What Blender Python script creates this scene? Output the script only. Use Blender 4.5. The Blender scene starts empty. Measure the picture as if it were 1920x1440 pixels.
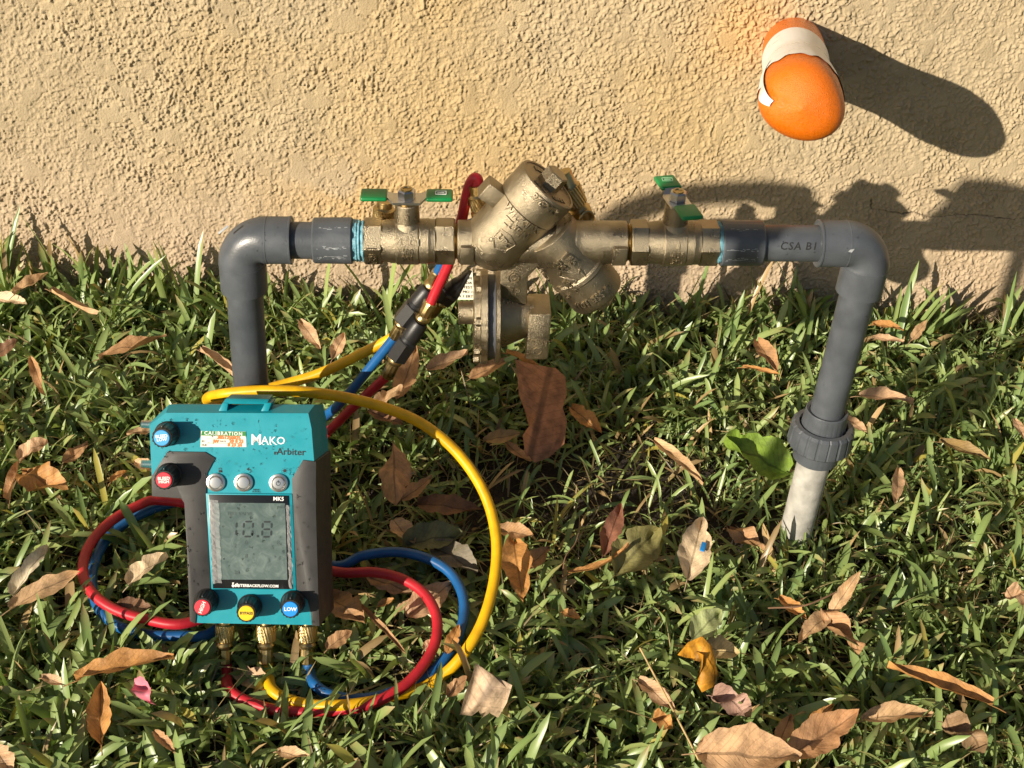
import bpy, bmesh, math, random
import numpy as np
from mathutils import Vector, Matrix

SC = bpy.context.scene
COL = SC.collection
rad = math.radians

# ---------------------------------------------------------------- camera, sky, sun, exposure
FPX, PITCH, YAW, ROLL = 2450.0, rad(35), rad(4), rad(4)
CF = np.array([math.sin(YAW) * math.cos(PITCH), math.cos(YAW) * math.cos(PITCH), -math.sin(PITCH)])
_r0 = np.array([math.cos(YAW), -math.sin(YAW), 0.0]); _u0 = np.cross(_r0, CF)
CR = _r0 * math.cos(ROLL) + _u0 * math.sin(ROLL)
CU = -_r0 * math.sin(ROLL) + _u0 * math.cos(ROLL)
CP = np.array([-.07, -1.04, .945])
cam = bpy.data.cameras.new('camera'); cam.sensor_width = 36; cam.lens = FPX / 1920 * 36
cam.clip_start = .02; cam.clip_end = 200
camo = bpy.data.objects.new('camera', cam); COL.objects.link(camo)
camo.matrix_world = Matrix([[CR[i], CU[i], -CF[i], CP[i]] for i in range(3)] + [[0, 0, 0, 1]])
SC.camera = camo

SUN = np.array([1.02, 1.0, -.49])                    # the way the light travels
w = bpy.data.worlds.new('World'); SC.world = w; w.use_nodes = True
nt = w.node_tree; bg = nt.nodes['Background']
sky = nt.nodes.new('ShaderNodeTexSky'); sky.sky_type = 'NISHITA'; sky.sun_disc = False
sky.sun_elevation = math.atan2(.49, math.hypot(1.02, 1.0))
sky.sun_rotation = math.atan2(-1.02, -1.0)
sky.dust_density = 1.0; sky.air_density = 1.0
nt.links.new(sky.outputs[0], bg.inputs[0]); bg.inputs[1].default_value = .05
sl = bpy.data.lights.new('sun', 'SUN'); sl.energy = 4.8; sl.angle = rad(.38); sl.color = (1.0, .89, .72)
so = bpy.data.objects.new('sun', sl); COL.objects.link(so)
so.rotation_euler = Vector(SUN).to_track_quat('-Z', 'Y').to_euler(); so.location = (-3, -3, 2)
SC.view_settings.view_transform = 'Standard'; SC.view_settings.look = 'None'
SC.view_settings.exposure = .62; SC.view_settings.gamma = 1; SC.view_settings.use_curve_mapping = False
SC.render.engine = 'CYCLES'; SC.cycles.use_denoising = True
SC.cycles.max_bounces = 8; SC.cycles.diffuse_bounces = 3; SC.cycles.sample_clamp_indirect = 6


def ray(px, py): return CF + CR * (px - 960) / FPX - CU * (py - 720) / FPX
def at_y(px, py, y): r = ray(px, py); return CP + r * (y - CP[1]) / r[1]
def at_z(px, py, z): r = ray(px, py); return CP + r * (z - CP[2]) / r[2]
def unit(v): v = np.asarray(v, float); return v / np.linalg.norm(v)
def V(*a): return np.array(a, float)
MM = .001

# ---------------------------------------------------------------- mesh helpers
def frame(axis, hint=(0, 0, 1)):
    a = unit(axis); h = np.asarray(hint, float)
    if abs(a @ unit(h)) > .98: h = V(0, 1, 0) if abs(a[1]) < .9 else V(1, 0, 0)
    s = unit(np.cross(h, a)); return a, s, np.cross(a, s)      # axis, side, up


NB = []
def nb(name):
    m_ = MB(); NB.append((name, m_)); return m_
def build_nb(m, parent):
    for n_, b_ in NB: b_.build(n_, m, parent, smooth=0)
    NB.clear()


class MB:
    def __init__(s): s.v = []; s.f = []; s.uv = None

    def add(s, vs, fs):
        o = len(s.v); s.v.extend([tuple(map(float, p)) for p in vs]); s.f.extend([tuple(i + o for i in q) for q in fs]); return o

    def lathe(s, p, axis, prof, n=32, hint=(0, 0, 1), rfun=None, cap=True, ang0=0.):
        a, sd, up = frame(axis, hint); p = np.asarray(p, float); vs = []; fs = []
        for t, r in prof:
            for k in range(n):
                th = ang0 + 2 * math.pi * k / n; rr = r * (rfun(th, t) if rfun else 1)
                vs.append(p + a * t + (sd * math.cos(th) + up * math.sin(th)) * rr)
        for j in range(len(prof) - 1):
            for k in range(n):
                k2 = (k + 1) % n
                fs.append((j * n + k, j * n + k2, (j + 1) * n + k2, (j + 1) * n + k))
        if cap:
            fs.append(tuple(range(n - 1, -1, -1))); fs.append(tuple((len(prof) - 1) * n + k for k in range(n)))
        s.add(vs, fs); return s

    def cyl(s, p0, p1, r0, r1=None, n=32, bev=0.0, hint=(0, 0, 1), ang0=0.):
        r1 = r0 if r1 is None else r1; p0 = np.asarray(p0, float); p1 = np.asarray(p1, float); L = np.linalg.norm(p1 - p0)
        pr = [(0, r0), (L, r1)] if not bev else [(0, r0 - bev), (bev * .4, r0 - bev * .4), (bev, r0), (L - bev, r1), (L - bev * .4, r1 - bev * .4), (L, r1 - bev)]
        return s.lathe(p0, p1 - p0, pr, n, hint, ang0=ang0)

    def hexa(s, p0, p1, r, bev=.0012, ang0=0., hint=(0, 0, 1)):
        p0 = np.asarray(p0, float); p1 = np.asarray(p1, float); L = np.linalg.norm(p1 - p0)
        return s.lathe(p0, p1 - p0, [(0, r - bev), (bev, r), (L - bev, r), (L, r - bev)], 6, hint, ang0=ang0)

    def box(s, c, ax, half, bev=0.0, seg=2):
        bm = bmesh.new(); bmesh.ops.create_cube(bm, size=2)
        for q in bm.verts: q.co = Vector((q.co.x * half[0], q.co.y * half[1], q.co.z * half[2]))
        if bev: bmesh.ops.bevel(bm, geom=bm.edges[:], offset=bev, segments=seg, affect='EDGES', profile=.5)
        c = np.asarray(c, float); A = [unit(k) for k in ax]; bm.verts.index_update()
        s.add([c + A[0] * q.co.x + A[1] * q.co.y + A[2] * q.co.z for q in bm.verts], [[q.index for q in f.verts] for f in bm.faces]); bm.free(); return s

    def prism(s, poly, d, bev=0.0, seg=2):
        """poly: 3D points of one planar face, extruded by vector d"""
        bm = bmesh.new(); d = np.asarray(d, float); poly = [np.asarray(p, float) for p in poly]
        a = [bm.verts.new(p) for p in poly]; b = [bm.verts.new(p + d) for p in poly]; n = len(a)
        bm.faces.new(a); bm.faces.new(b[::-1])
        for i in range(n): bm.faces.new((a[i], b[i], b[(i + 1) % n], a[(i + 1) % n]))
        bmesh.ops.recalc_face_normals(bm, faces=bm.faces)
        if bev: bmesh.ops.bevel(bm, geom=bm.edges[:], offset=bev, segments=seg, affect='EDGES', profile=.5)
        bm.verts.index_update()
        s.add([q.co for q in bm.verts], [[q.index for q in f.verts] for f in bm.faces]); bm.free(); return s

    def sweep(s, pts, r, n=14, sub=6, cap=True, rf=None, smooth=True):
        P = catmull(pts, sub) if smooth else np.asarray(pts, float)
        T = np.gradient(P, axis=0); T /= np.linalg.norm(T, axis=1)[:, None]
        up = V(0, 0, 1) if abs(T[0][2]) < .9 else V(0, 1, 0); sd = unit(np.cross(up, T[0])); vs = []; fs = []; uv = []; m = len(P)
        Ls = np.concatenate([[0], np.cumsum(np.linalg.norm(np.diff(P, axis=0), axis=1))])
        for i in range(m):
            sd = unit(sd - T[i] * (sd @ T[i])); u2 = np.cross(T[i], sd); rr = r[i] if hasattr(r, '__len__') else r
            for k in range(n):
                th = 2 * math.pi * k / n; q = rr * (rf(Ls[i], th) if rf else 1)
                vs.append(P[i] + (sd * math.cos(th) + u2 * math.sin(th)) * q)
        for i in range(m - 1):
            for k in range(n):
                k2 = (k + 1) % n; fs.append((i * n + k, i * n + k2, (i + 1) * n + k2, (i + 1) * n + k))
                uv += [(Ls[i], k / n), (Ls[i], (k + 1) / n), (Ls[i + 1], (k + 1) / n), (Ls[i + 1], k / n)]
        if cap:
            fs.append(tuple(range(n - 1, -1, -1))); fs.append(tuple((m - 1) * n + k for k in range(n))); uv += [(0, 0)] * (2 * n)
        s.add(vs, fs); s.uv = (s.uv or []) + uv; return s

    def build(s, name, mat, parent=None, smooth=35, origin=None, uv=False):
        me = bpy.data.meshes.new(name); o = bpy.data.objects.new(name, me); COL.objects.link(o)
        org = np.zeros(3) if origin is None else np.asarray(origin, float)
        if parent is not None and origin is None: org = np.array(parent_world(parent))
        vs = [tuple(np.asarray(p) - org) for p in s.v]
        me.from_pydata(vs, [], s.f); me.validate(); me.update()
        if uv and s.uv:
            l = me.uv_layers.new(name='UVMap')
            if len(l.data) == len(s.uv): l.data.foreach_set('uv', np.array(s.uv, np.float32).ravel())
        fix_normals(me)
        if smooth: me.shade_smooth(); me.set_sharp_from_angle(angle=rad(smooth))
        me.materials.append(mat)
        if parent is not None: o.parent = parent; o.location = tuple(org - np.array(parent_world(parent)))
        else: o.location = tuple(org)
        return o


def parent_world(p):
    l = Vector((0, 0, 0))
    while p is not None: l += p.location; p = p.parent
    return l


def fix_normals(me):
    bm = bmesh.new(); bm.from_mesh(me); bmesh.ops.recalc_face_normals(bm, faces=bm.faces); bm.to_mesh(me); bm.free()


def catmull(pts, sub=8):
    P = np.asarray(pts, float); P = np.vstack([2 * P[0] - P[1], P, 2 * P[-1] - P[-2]]); out = []
    for i in range(1, len(P) - 2):
        for k in range(sub):
            t = k / sub; a, b, c, d = P[i - 1:i + 3]
            out.append(.5 * (2 * b + (c - a) * t + (2 * a - 5 * b + 4 * c - d) * t * t + (3 * b - a - 3 * c + d) * t ** 3))
    out.append(P[-2]); return np.array(out)


def tag(o, label=None, cat=None, group=None, kind=None):
    if label: o['label'] = label
    if cat: o['category'] = cat
    if group: o['group'] = group
    if kind: o['kind'] = kind
    return o


def thing(name, label, cat, loc, group=None):
    o = bpy.data.objects.new(name, None); COL.objects.link(o); o.location = tuple(map(float, loc)); o.empty_display_size = .02
    return tag(o, label, cat, group)


_tc = {}
def text_geo(body, size, depth, spacing=1.0, shear=0.0, bold=0.0):
    """text as vertices (x right, y up, z out), centred, and faces"""
    k = (body, size, depth, spacing, shear, bold)
    if k in _tc: return _tc[k]
    cu = bpy.data.curves.new('t', 'FONT'); cu.body = body; cu.size = size; cu.extrude = depth / 2; cu.align_x = 'CENTER'; cu.align_y = 'CENTER'
    cu.space_character = spacing; cu.shear = shear; cu.resolution_u = 2; cu.offset = bold; cu.space_line = .8
    ob = bpy.data.objects.new('t', cu); me = bpy.data.meshes.new_from_object(ob)
    if size > .0045:                                                     # long straight strokes need points of their own to follow a curved surface
        bm = bmesh.new(); bm.from_mesh(me); bmesh.ops.triangulate(bm, faces=bm.faces)
        for _ in range(2):
            ed = [e for e in bm.edges if e.calc_length() > size * .26]
            if ed: bmesh.ops.subdivide_edges(bm, edges=ed, cuts=1); bmesh.ops.triangulate(bm, faces=[f for f in bm.faces if len(f.verts) > 3])
        bm.to_mesh(me); bm.free()
    vs = np.array([v.co[:] for v in me.vertices]).reshape(-1, 3); fs = [tuple(p.vertices) for p in me.polygons]
    bpy.data.objects.remove(ob); bpy.data.curves.remove(cu); bpy.data.meshes.remove(me)
    if len(vs): vs[:, 2] += depth / 2
    _tc[k] = (vs, fs); return vs, fs


def flat_text(mb, body, size, c, ux, uy, n, depth=.0002, lift=.0003, **k):
    vs, fs = text_geo(body, size, depth, **k); c = np.asarray(c, float)
    mb.add([c + ux * v[0] + uy * v[1] + n * (v[2] + lift) for v in vs], fs)


def cyl_text(mb, body, size, p, axis, r, t, ang, hint=(0, 0, 1), depth=.0008, rot=0., along=True, **k):
    """raised text on a cylinder: reads along the axis (along) or round it"""
    vs, fs = text_geo(body, size, depth, **k); a, sd, up = frame(axis, hint); p = np.asarray(p, float); out = []
    cr, sr = math.cos(rot), math.sin(rot)
    for x, y, z in vs:
        x, y = x * cr - y * sr, x * sr + y * cr
        if not along: x, y = -y, x
        th = ang + y / r
        out.append(p + a * (t + x) + (sd * math.cos(th) + up * math.sin(th)) * (r + z - .0002))
    mb.add(out, fs)


# ---------------------------------------------------------------- materials
def mat(name, col=(.5, .5, .5), rough=.5, metal=0., spec=.5, bump=0., bscale=300., var=0., vscale=30., trans=0., coat=0., sheen=0.):
    m = bpy.data.materials.new(name); m.use_nodes = True; n = m.node_tree.nodes; L = m.node_tree.links; b = n['Principled BSDF']
    b.inputs['Base Color'].default_value = (*col, 1); b.inputs['Roughness'].default_value = rough; b.inputs['Metallic'].default_value = metal
    b.inputs['Specular IOR Level'].default_value = spec; b.inputs['Transmission Weight'].default_value = trans; b.inputs['Coat Weight'].default_value = coat
    tcn = n.new('ShaderNodeTexCoord')
    if bump:
        nz = n.new('ShaderNodeTexNoise'); nz.inputs['Scale'].default_value = bscale; nz.inputs['Detail'].default_value = 4; L.new(tcn.outputs['Object'], nz.inputs['Vector'])
        bp = n.new('ShaderNodeBump'); bp.inputs['Strength'].default_value = 1; bp.inputs['Distance'].default_value = bump; L.new(nz.outputs[0], bp.inputs['Height']); L.new(bp.outputs[0], b.inputs['Normal'])
    if var:
        nz = n.new('ShaderNodeTexNoise'); nz.inputs['Scale'].default_value = vscale; nz.inputs['Detail'].default_value = 5; L.new(tcn.outputs['Object'], nz.inputs['Vector'])
        mr = n.new('ShaderNodeMapRange'); mr.inputs[1].default_value = .3; mr.inputs[2].default_value = .7; mr.inputs[3].default_value = 1 - var; mr.inputs[4].default_value = 1 + var * .6; L.new(nz.outputs[0], mr.inputs[0])
        mx = n.new('ShaderNodeVectorMath'); mx.operation = 'SCALE'; mx.inputs[0].default_value = col; L.new(mr.outputs[0], mx.inputs['Scale']); L.new(mx.outputs[0], b.inputs['Base Color'])
        m2 = n.new('ShaderNodeMapRange'); m2.inputs[1].default_value = .3; m2.inputs[2].default_value = .7; m2.inputs[3].default_value = max(.05, rough - .1); m2.inputs[4].default_value = min(1, rough + .12); L.new(nz.outputs[0], m2.inputs[0]); L.new(m2.outputs[0], b.inputs['Roughness'])
    return m


def ramp(m, fac, stops):
    r = m.node_tree.nodes.new('ShaderNodeValToRGB'); e = r.color_ramp.elements
    while len(e) < len(stops): e.new(.5)
    for i, (p, c) in enumerate(stops): e[i].position = p; e[i].color = (*c, 1)
    m.node_tree.links.new(fac, r.inputs[0]); return r.outputs[0]


M = {}
M['pvc'] = mat('grey_pvc', (.074, .083, .096), .40, bump=.00015, bscale=600, var=.22, vscale=45)
M['pvc_print'] = mat('black_print', (.012, .012, .013), .6)
M['pvc_scuff'] = mat('scuffed_pvc', (.30, .32, .34), .6)
M['white_pvc'] = mat('weathered_white_pvc', (.36, .35, .32), .65, bump=.0003, bscale=400, var=.35, vscale=60)
M['bronze'] = mat('cast_bronze', (.320, .268, .185), .33, metal=.93, bump=.0006, bscale=1400, var=.28, vscale=50)
M['bronze_dark'] = mat('gasket_grey', (.10, .11, .13), .55, metal=.3, bump=.0003, bscale=600, var=.2)
M['brass'] = mat('brass', (.50, .37, .17), .33, metal=1., var=.15, vscale=120)
M['chrome'] = mat('steel', (.58, .56, .53), .34, metal=1.)
M['green'] = mat('green_vinyl', (.005, .20, .055), .38, var=.08, vscale=90)
M['blue_dope'] = mat('blue_thread_sealant', (.15, .36, .45), .5, bump=.0010, bscale=500, var=.3, vscale=300)
M['black'] = mat('black_plastic', (.012, .012, .013), .42, bump=.0001, bscale=900)
M['teal'] = mat('teal_plastic', (.002, .26, .335), .44, bump=.00008, bscale=1200, var=.09, vscale=45)
M['dark'] = mat('charcoal_rubber', (.030, .029, .029), .55, bump=.00012, bscale=1500, var=.18, vscale=60)
M['bezel'] = mat('black_bezel', (.010, .011, .012), .22)
M['white'] = mat('white_ink', (.80, .80, .78), .5)
M['ink'] = mat('black_ink', (.012, .014, .014), .5)
M['seg'] = mat('lcd_segment', (.018, .026, .027), .4)
M['segfaint'] = mat('lcd_faint_segment', (.058, .082, .078), .4)
M['cap_red'] = mat('red_cap', (.72, .035, .055), .4)
M['cap_blue'] = mat('blue_cap', (.01, .24, .72), .4)
M['cap_lblue'] = mat('light_blue_cap', (.06, .34, .70), .4)
M['cap_yellow'] = mat('yellow_cap', (.82, .52, .015), .4)
M['silver'] = mat('brushed_steel', (.66, .65, .63), .30, metal=1.)
M['sticker'] = mat('sticker_paper', (.78, .74, .64), .6)
M['st_green'] = mat('sticker_green', (.02, .20, .04), .5)
M['st_orange'] = mat('sticker_orange_ink', (.80, .20, .04), .5)
M['paper'] = mat('paper_tag', (.80, .76, .62), .6)
M['foam'] = mat('orange_foam', (.74, .160, .004), .30, bump=.0008, bscale=1500, var=.10, vscale=300)
M['tape'] = mat('white_tape', (.80, .78, .76), .35, bump=.0004, bscale=180, var=.05)
M['straw'] = mat('dry_straw', (.46, .33, .15), .7, var=.3, vscale=90)
M['twig'] = mat('twig', (.18, .10, .055), .8, var=.3, vscale=90)
M['petal'] = mat('pink_petal', (.62, .18, .24), .6, var=.2, vscale=150)
M['fleck'] = mat('blue_fleck', (.005, .18, .50), .4)
M['soil'] = mat('soil', (.026, .018, .012), .95, bump=.012, bscale=90, var=.5, vscale=20)
M['water'] = mat('water', (1, 1, 1), .02, trans=1.); M['water'].node_tree.nodes['Principled BSDF'].inputs['IOR'].default_value = 1.33


def hose_mat(name, col):
    m = mat(name, col, .40); n = m.node_tree.nodes; L = m.node_tree.links; b = n['Principled BSDF']
    uv = n.new('ShaderNodeUVMap'); mp = n.new('ShaderNodeMapping'); mp.inputs['Scale'].default_value = (900, 26, 1); L.new(uv.outputs[0], mp.inputs[0])
    ck = n.new('ShaderNodeTexWave'); ck.inputs['Scale'].default_value = .35; ck.inputs['Distortion'].default_value = .5; L.new(mp.outputs[0], ck.inputs[0])
    nz = n.new('ShaderNodeTexNoise'); nz.inputs['Scale'].default_value = 60; nz.inputs['Detail'].default_value = 5
    tc = n.new('ShaderNodeTexCoord'); L.new(tc.outputs['Object'], nz.inputs['Vector'])
    bp = n.new('ShaderNodeBump'); bp.inputs['Distance'].default_value = .00008; L.new(ck.outputs['Fac'], bp.inputs['Height']); L.new(bp.outputs[0], b.inputs['Normal'])
    mr = n.new('ShaderNodeMapRange'); mr.inputs[1].default_value = .35; mr.inputs[2].default_value = .7; mr.inputs[3].default_value = .78; mr.inputs[4].default_value = 1.08; L.new(nz.outputs[0], mr.inputs[0])
    mx = n.new('ShaderNodeVectorMath'); mx.operation = 'SCALE'; mx.inputs[0].default_value = col; L.new(mr.outputs[0], mx.inputs['Scale']); L.new(mx.outputs[0], b.inputs['Base Color'])
    return m
M['h_red'] = hose_mat('red_hose_rubber', (.50, .016, .030))
M['h_blue'] = hose_mat('blue_hose_rubber', (.008, .10, .30))
M['h_yellow'] = hose_mat('yellow_hose_rubber', (.78, .43, .004))


def stucco_mat():
    m = mat('painted_stucco', (.6, .45, .25), .88, spec=.2); n = m.node_tree.nodes; L = m.node_tree.links; b = n['Principled BSDF']
    tc = n.new('ShaderNodeTexCoord'); sp = n.new('ShaderNodeSeparateXYZ'); L.new(tc.outputs['Object'], sp.inputs[0])
    def noise(s, d=5):
        z = n.new('ShaderNodeTexNoise'); z.inputs['Scale'].default_value = s; z.inputs['Detail'].default_value = d; L.new(tc.outputs['Object'], z.inputs['Vector']); return z.outputs[0]
    big = noise(3.2, 3); mid = noise(26); fine = noise(420, 3)
    base = ramp(m, big, [(.30, (.41, .328, .212)), (.50, (.43, .345, .220)), (.72, (.44, .328, .175))])
    def mix(fac, a, bb, k=None):
        x = n.new('ShaderNodeMix'); x.data_type = 'RGBA'; x.blend_type = k or 'MIX'
        if isinstance(fac, float): x.inputs['Factor'].default_value = fac
        else: L.new(fac, x.inputs['Factor'])
        for s_, v_ in ((6, a), (7, bb)):
            if isinstance(v_, tuple): x.inputs[s_].default_value = (*v_, 1)
            else: L.new(v_, x.inputs[s_])
        return x.outputs[2]
    # splash-back of dirt on the lowest part of the wall
    mr = n.new('ShaderNodeMapRange'); mr.inputs[1].default_value = .26; mr.inputs[2].default_value = .09; L.new(sp.outputs[2], mr.inputs[0])
    ml = n.new('ShaderNodeMath'); ml.operation = 'MULTIPLY'; L.new(mr.outputs[0], ml.inputs[0]); ml.inputs[1].default_value = .6
    c = mix(ml.outputs[0], base, (.43, .325, .24))
    st = ramp(m, mid, [(.32, (.88, .87, .85)), (.6, (1.0, 1.0, 1.0))])
    c = mix(1.0, c, st, 'MULTIPLY')
    at = n.new('ShaderNodeAttribute'); at.attribute_name = 'crack'
    c = mix(at.outputs['Fac'], c, (.05, .035, .025)); L.new(c, b.inputs['Base Color'])
    at2 = n.new('ShaderNodeAttribute'); at2.attribute_name = 'rust'
    c2 = mix(at2.outputs['Fac'], c, (.50, .32, .12)); L.new(c2, b.inputs['Base Color'])
    bp = n.new('ShaderNodeBump'); bp.inputs['Distance'].default_value = .0010; L.new(fine, bp.inputs['Height']); L.new(bp.outputs[0], b.inputs['Normal'])
    return m


def leaf_mat():
    m = mat('dry_leaf', (.5, .3, .15), .6); n = m.node_tree.nodes; L = m.node_tree.links; b = n['Principled BSDF']; out = n['Material Output']
    oi = n.new('ShaderNodeObjectInfo'); uv = n.new('ShaderNodeUVMap'); sp = n.new('ShaderNodeSeparateXYZ'); L.new(uv.outputs[0], sp.inputs[0])
    tc = n.new('ShaderNodeTexCoord')
    def math_(op, a, bv=None):
        x = n.new('ShaderNodeMath'); x.operation = op
        for i, q in enumerate((a, bv)):
            if q is None: continue
            if isinstance(q, (int, float)): x.inputs[i].default_value = q
            else: L.new(q, x.inputs[i])
        return x.outputs[0]
    d = math_('ABSOLUTE', math_('SUBTRACT', sp.outputs[1], .5))
    rib = n.new('ShaderNodeMapRange'); rib.inputs[1].default_value = .018; rib.inputs[2].default_value = .045; rib.inputs[3].default_value = .55; rib.inputs[4].default_value = 1; L.new(d, rib.inputs[0])
    # side veins slanting to the tip
    vv = math_('SINE', math_('MULTIPLY', math_('SUBTRACT', sp.outputs[0], math_('MULTIPLY', d, .45)), 75.))
    vr = n.new('ShaderNodeMapRange'); vr.inputs[1].default_value = .86; vr.inputs[2].default_value = 1.; vr.inputs[3].default_value = 1; vr.inputs[4].default_value = .80; L.new(vv, vr.inputs[0])
    nz = n.new('ShaderNodeTexNoise'); nz.inputs['Scale'].default_value = 70; nz.inputs['Detail'].default_value = 6; nz.inputs['Roughness'].default_value = .65; L.new(tc.outputs['Object'], nz.inputs['Vector'])
    sr = n.new('ShaderNodeMapRange'); sr.inputs[1].default_value = .34; sr.inputs[2].default_value = .62; sr.inputs[3].default_value = .62; sr.inputs[4].default_value = 1.24; L.new(nz.outputs[0], sr.inputs[0])
    k = math_('MULTIPLY', math_('MULTIPLY', rib.outputs[0], vr.outputs[0]), sr.outputs[0])
    mx = n.new('ShaderNodeVectorMath'); mx.operation = 'SCALE'; L.new(oi.outputs['Color'], mx.inputs[0]); L.new(k, mx.inputs['Scale']); L.new(mx.outputs[0], b.inputs['Base Color'])
    bp = n.new('ShaderNodeBump'); bp.inputs['Distance'].default_value = .0006; L.new(math_('ADD', k, math_('MULTIPLY', nz.outputs[0], .8)), bp.inputs['Height']); L.new(bp.outputs[0], b.inputs['Normal'])
    tr = n.new('ShaderNodeBsdfTranslucent'); L.new(mx.outputs[0], tr.inputs[0]); ms = n.new('ShaderNodeMixShader'); ms.inputs[0].default_value = .16
    L.new(b.outputs[0], ms.inputs[1]); L.new(tr.outputs[0], ms.inputs[2]); L.new(ms.outputs[0], out.inputs[0])
    return m


def grass_mat():
    m = mat('lawn_grass', (.1, .2, .05), .34, spec=.5); n = m.node_tree.nodes; L = m.node_tree.links; b = n['Principled BSDF']; out = n['Material Output']
    a = n.new('ShaderNodeAttribute'); a.attribute_name = 'pigment'; L.new(a.outputs['Color'], b.inputs['Base Color'])
    mx = n.new('ShaderNodeVectorMath'); mx.operation = 'MULTIPLY'; mx.inputs[1].default_value = (1.25, 1.35, .55); L.new(a.outputs['Color'], mx.inputs[0])
    tr = n.new('ShaderNodeBsdfTranslucent'); L.new(mx.outputs[0], tr.inputs[0]); ms = n.new('ShaderNodeMixShader'); ms.inputs[0].default_value = .20
    L.new(b.outputs[0], ms.inputs[1]); L.new(tr.outputs[0], ms.inputs[2]); L.new(ms.outputs[0], out.inputs[0])
    return m


def lcd_mat():
    m = mat('lcd_glass', (.30, .37, .33), .16, spec=.6); n = m.node_tree.nodes; L = m.node_tree.links; b = n['Principled BSDF']
    tc = n.new('ShaderNodeTexCoord'); nz = n.new('ShaderNodeTexNoise'); nz.inputs['Scale'].default_value = 60; nz.inputs['Detail'].default_value = 7; nz.inputs['Roughness'].default_value = .7; nz.inputs['Distortion'].default_value = 1.5; L.new(tc.outputs['Object'], nz.inputs['Vector'])
    L.new(ramp(m, nz.outputs[0], [(.3, (.060, .092, .088)), (.52, (.092, .128, .120)), (.75, (.17, .215, .20))]), b.inputs['Base Color'])
    bp = n.new('ShaderNodeBump'); bp.inputs['Distance'].default_value = .0004; L.new(nz.outputs[0], bp.inputs['Height']); L.new(bp.outputs[0], b.inputs['Normal'])
    return m
M['lcd'] = lcd_mat(); M['stucco'] = stucco_mat(); M['leaf'] = leaf_mat(); M['grass'] = grass_mat()
M['film'] = mat('clear_film', (.9, .9, .9), .12, trans=.0); _b = M['film'].node_tree.nodes['Principled BSDF']; _b.inputs['Alpha'].default_value = .20

# ---------------------------------------------------------------- ground and wall
YW = .470
def sstep(a, b, x): t = np.clip((x - a) / (b - a), 0, 1); return t * t * (3 - 2 * t)
rng = np.random.default_rng(7)


def vnoise(x, z, cell, seed):
    r = np.random.default_rng(seed); G = r.random((257, 257)); u = x / cell; v = z / cell
    i = np.floor(u).astype(int); j = np.floor(v).astype(int); fu = u - i; fv = v - j
    fu = fu * fu * (3 - 2 * fu); fv = fv * fv * (3 - 2 * fv); i %= 256; j %= 256
    a = G[j, i]; b = G[j, i + 1]; c = G[j + 1, i]; d = G[j + 1, i + 1]
    return (a * (1 - fu) + b * fu) * (1 - fv) + (c * (1 - fu) + d * fu) * fv




def grid_mesh(name, X, Y, Z, m, attrs=None, smooth=True):
    h, w_ = X.shape; me = bpy.data.meshes.new(name); nv = h * w_
    me.vertices.add(nv); me.vertices.foreach_set('co', np.stack([X, Y, Z], -1).astype(np.float32).ravel())
    idx = np.arange(nv).reshape(h, w_); q = np.stack([idx[:-1, :-1], idx[:-1, 1:], idx[1:, 1:], idx[1:, :-1]], -1).reshape(-1, 4)
    nf = len(q); me.loops.add(nf * 4); me.loops.foreach_set('vertex_index', q.astype(np.int32).ravel())
    me.polygons.add(nf); me.polygons.foreach_set('loop_start', np.arange(0, nf * 4, 4, dtype=np.int32))
    me.update(calc_edges=True); me.validate()
    for k, a in (attrs or {}).items():
        at = me.attributes.new(k, 'FLOAT', 'POINT'); at.data.foreach_set('value', a.astype(np.float32).ravel())
    if smooth: me.shade_smooth()
    me.materials.append(m); o = bpy.data.objects.new(name, me); COL.objects.link(o); return o


# soil, one sheet to the horizon, gently uneven near the camera
ax = np.concatenate([[-40, -12, -4, -2], np.linspace(-1.2, 1.3, 120), [2, 4, 12, 40]])
ay = np.concatenate([[-40, -12, -4, -2], np.linspace(-.9, .50, 74), [.7, 3]])
GX, GY = np.meshgrid(ax, ay)


def ground_z(x, y):
    x = np.asarray(x, float); y = np.asarray(y, float)
    return .012 * (vnoise(x + 50, y + 50, .14, 3) - .5) + .006 * sstep(.20, .43, y) + .006 * (vnoise(x + 50, y + 50, .04, 4) - .5) + .004 + .022 * np.exp(-(((x - .305) / .06) ** 2 + (y / .05) ** 2))
g = grid_mesh('ground', GX, GY, ground_z(GX, GY), M['soil']); tag(g, 'dark soil under the lawn', None, None, 'structure')

# stucco wall, real relief where the photograph shows it
wx = np.concatenate([np.linspace(-6, -.75, 14), np.arange(-.70, .80, .00105), np.linspace(.85, 6, 14)])
wz = np.concatenate([np.linspace(-.3, -.04, 3), np.arange(.02, .50, .00105), np.linspace(.53, 2.6, 10)])
WX, WZ = np.meshgrid(wx, wz)
a_ = WX + 10; b_ = WZ + 10
wob = .004 * (vnoise(a_, b_, .02, 31) - .5)
aa, bb2 = a_ + wob, b_ + .004 * (vnoise(a_, b_, .02, 32) - .5)
patch = .40 * vnoise(aa, bb2, .026, 11) + .30 * vnoise(aa, bb2, .012, 12) + .30 * vnoise(aa, bb2, .0065, 13)
rough = sstep(.31, .42, patch)                                  # where the splatter is open
n1, n2, n3 = vnoise(aa, bb2, .0050, 14), vnoise(aa, bb2, .0032, 15), vnoise(aa, bb2, .0022, 16)
gr = .4 * n1 + .35 * n2 + .25 * n3
grain = np.maximum(np.maximum(np.clip(n1 * .6 + n3 * .4 - .54, 0, 1), np.clip(n2 * .75 + n3 * .25 - .52, 0, 1) * .85), np.clip(n3 - .60, 0, 1) * .45) * (.55 + .9 * vnoise(a_, b_, .06, 24))
fl = .0012 * vnoise(aa, bb2, .05, 17) + .0008 * vnoise(aa, bb2 * .45, .011, 18) + .0005 * gr
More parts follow.
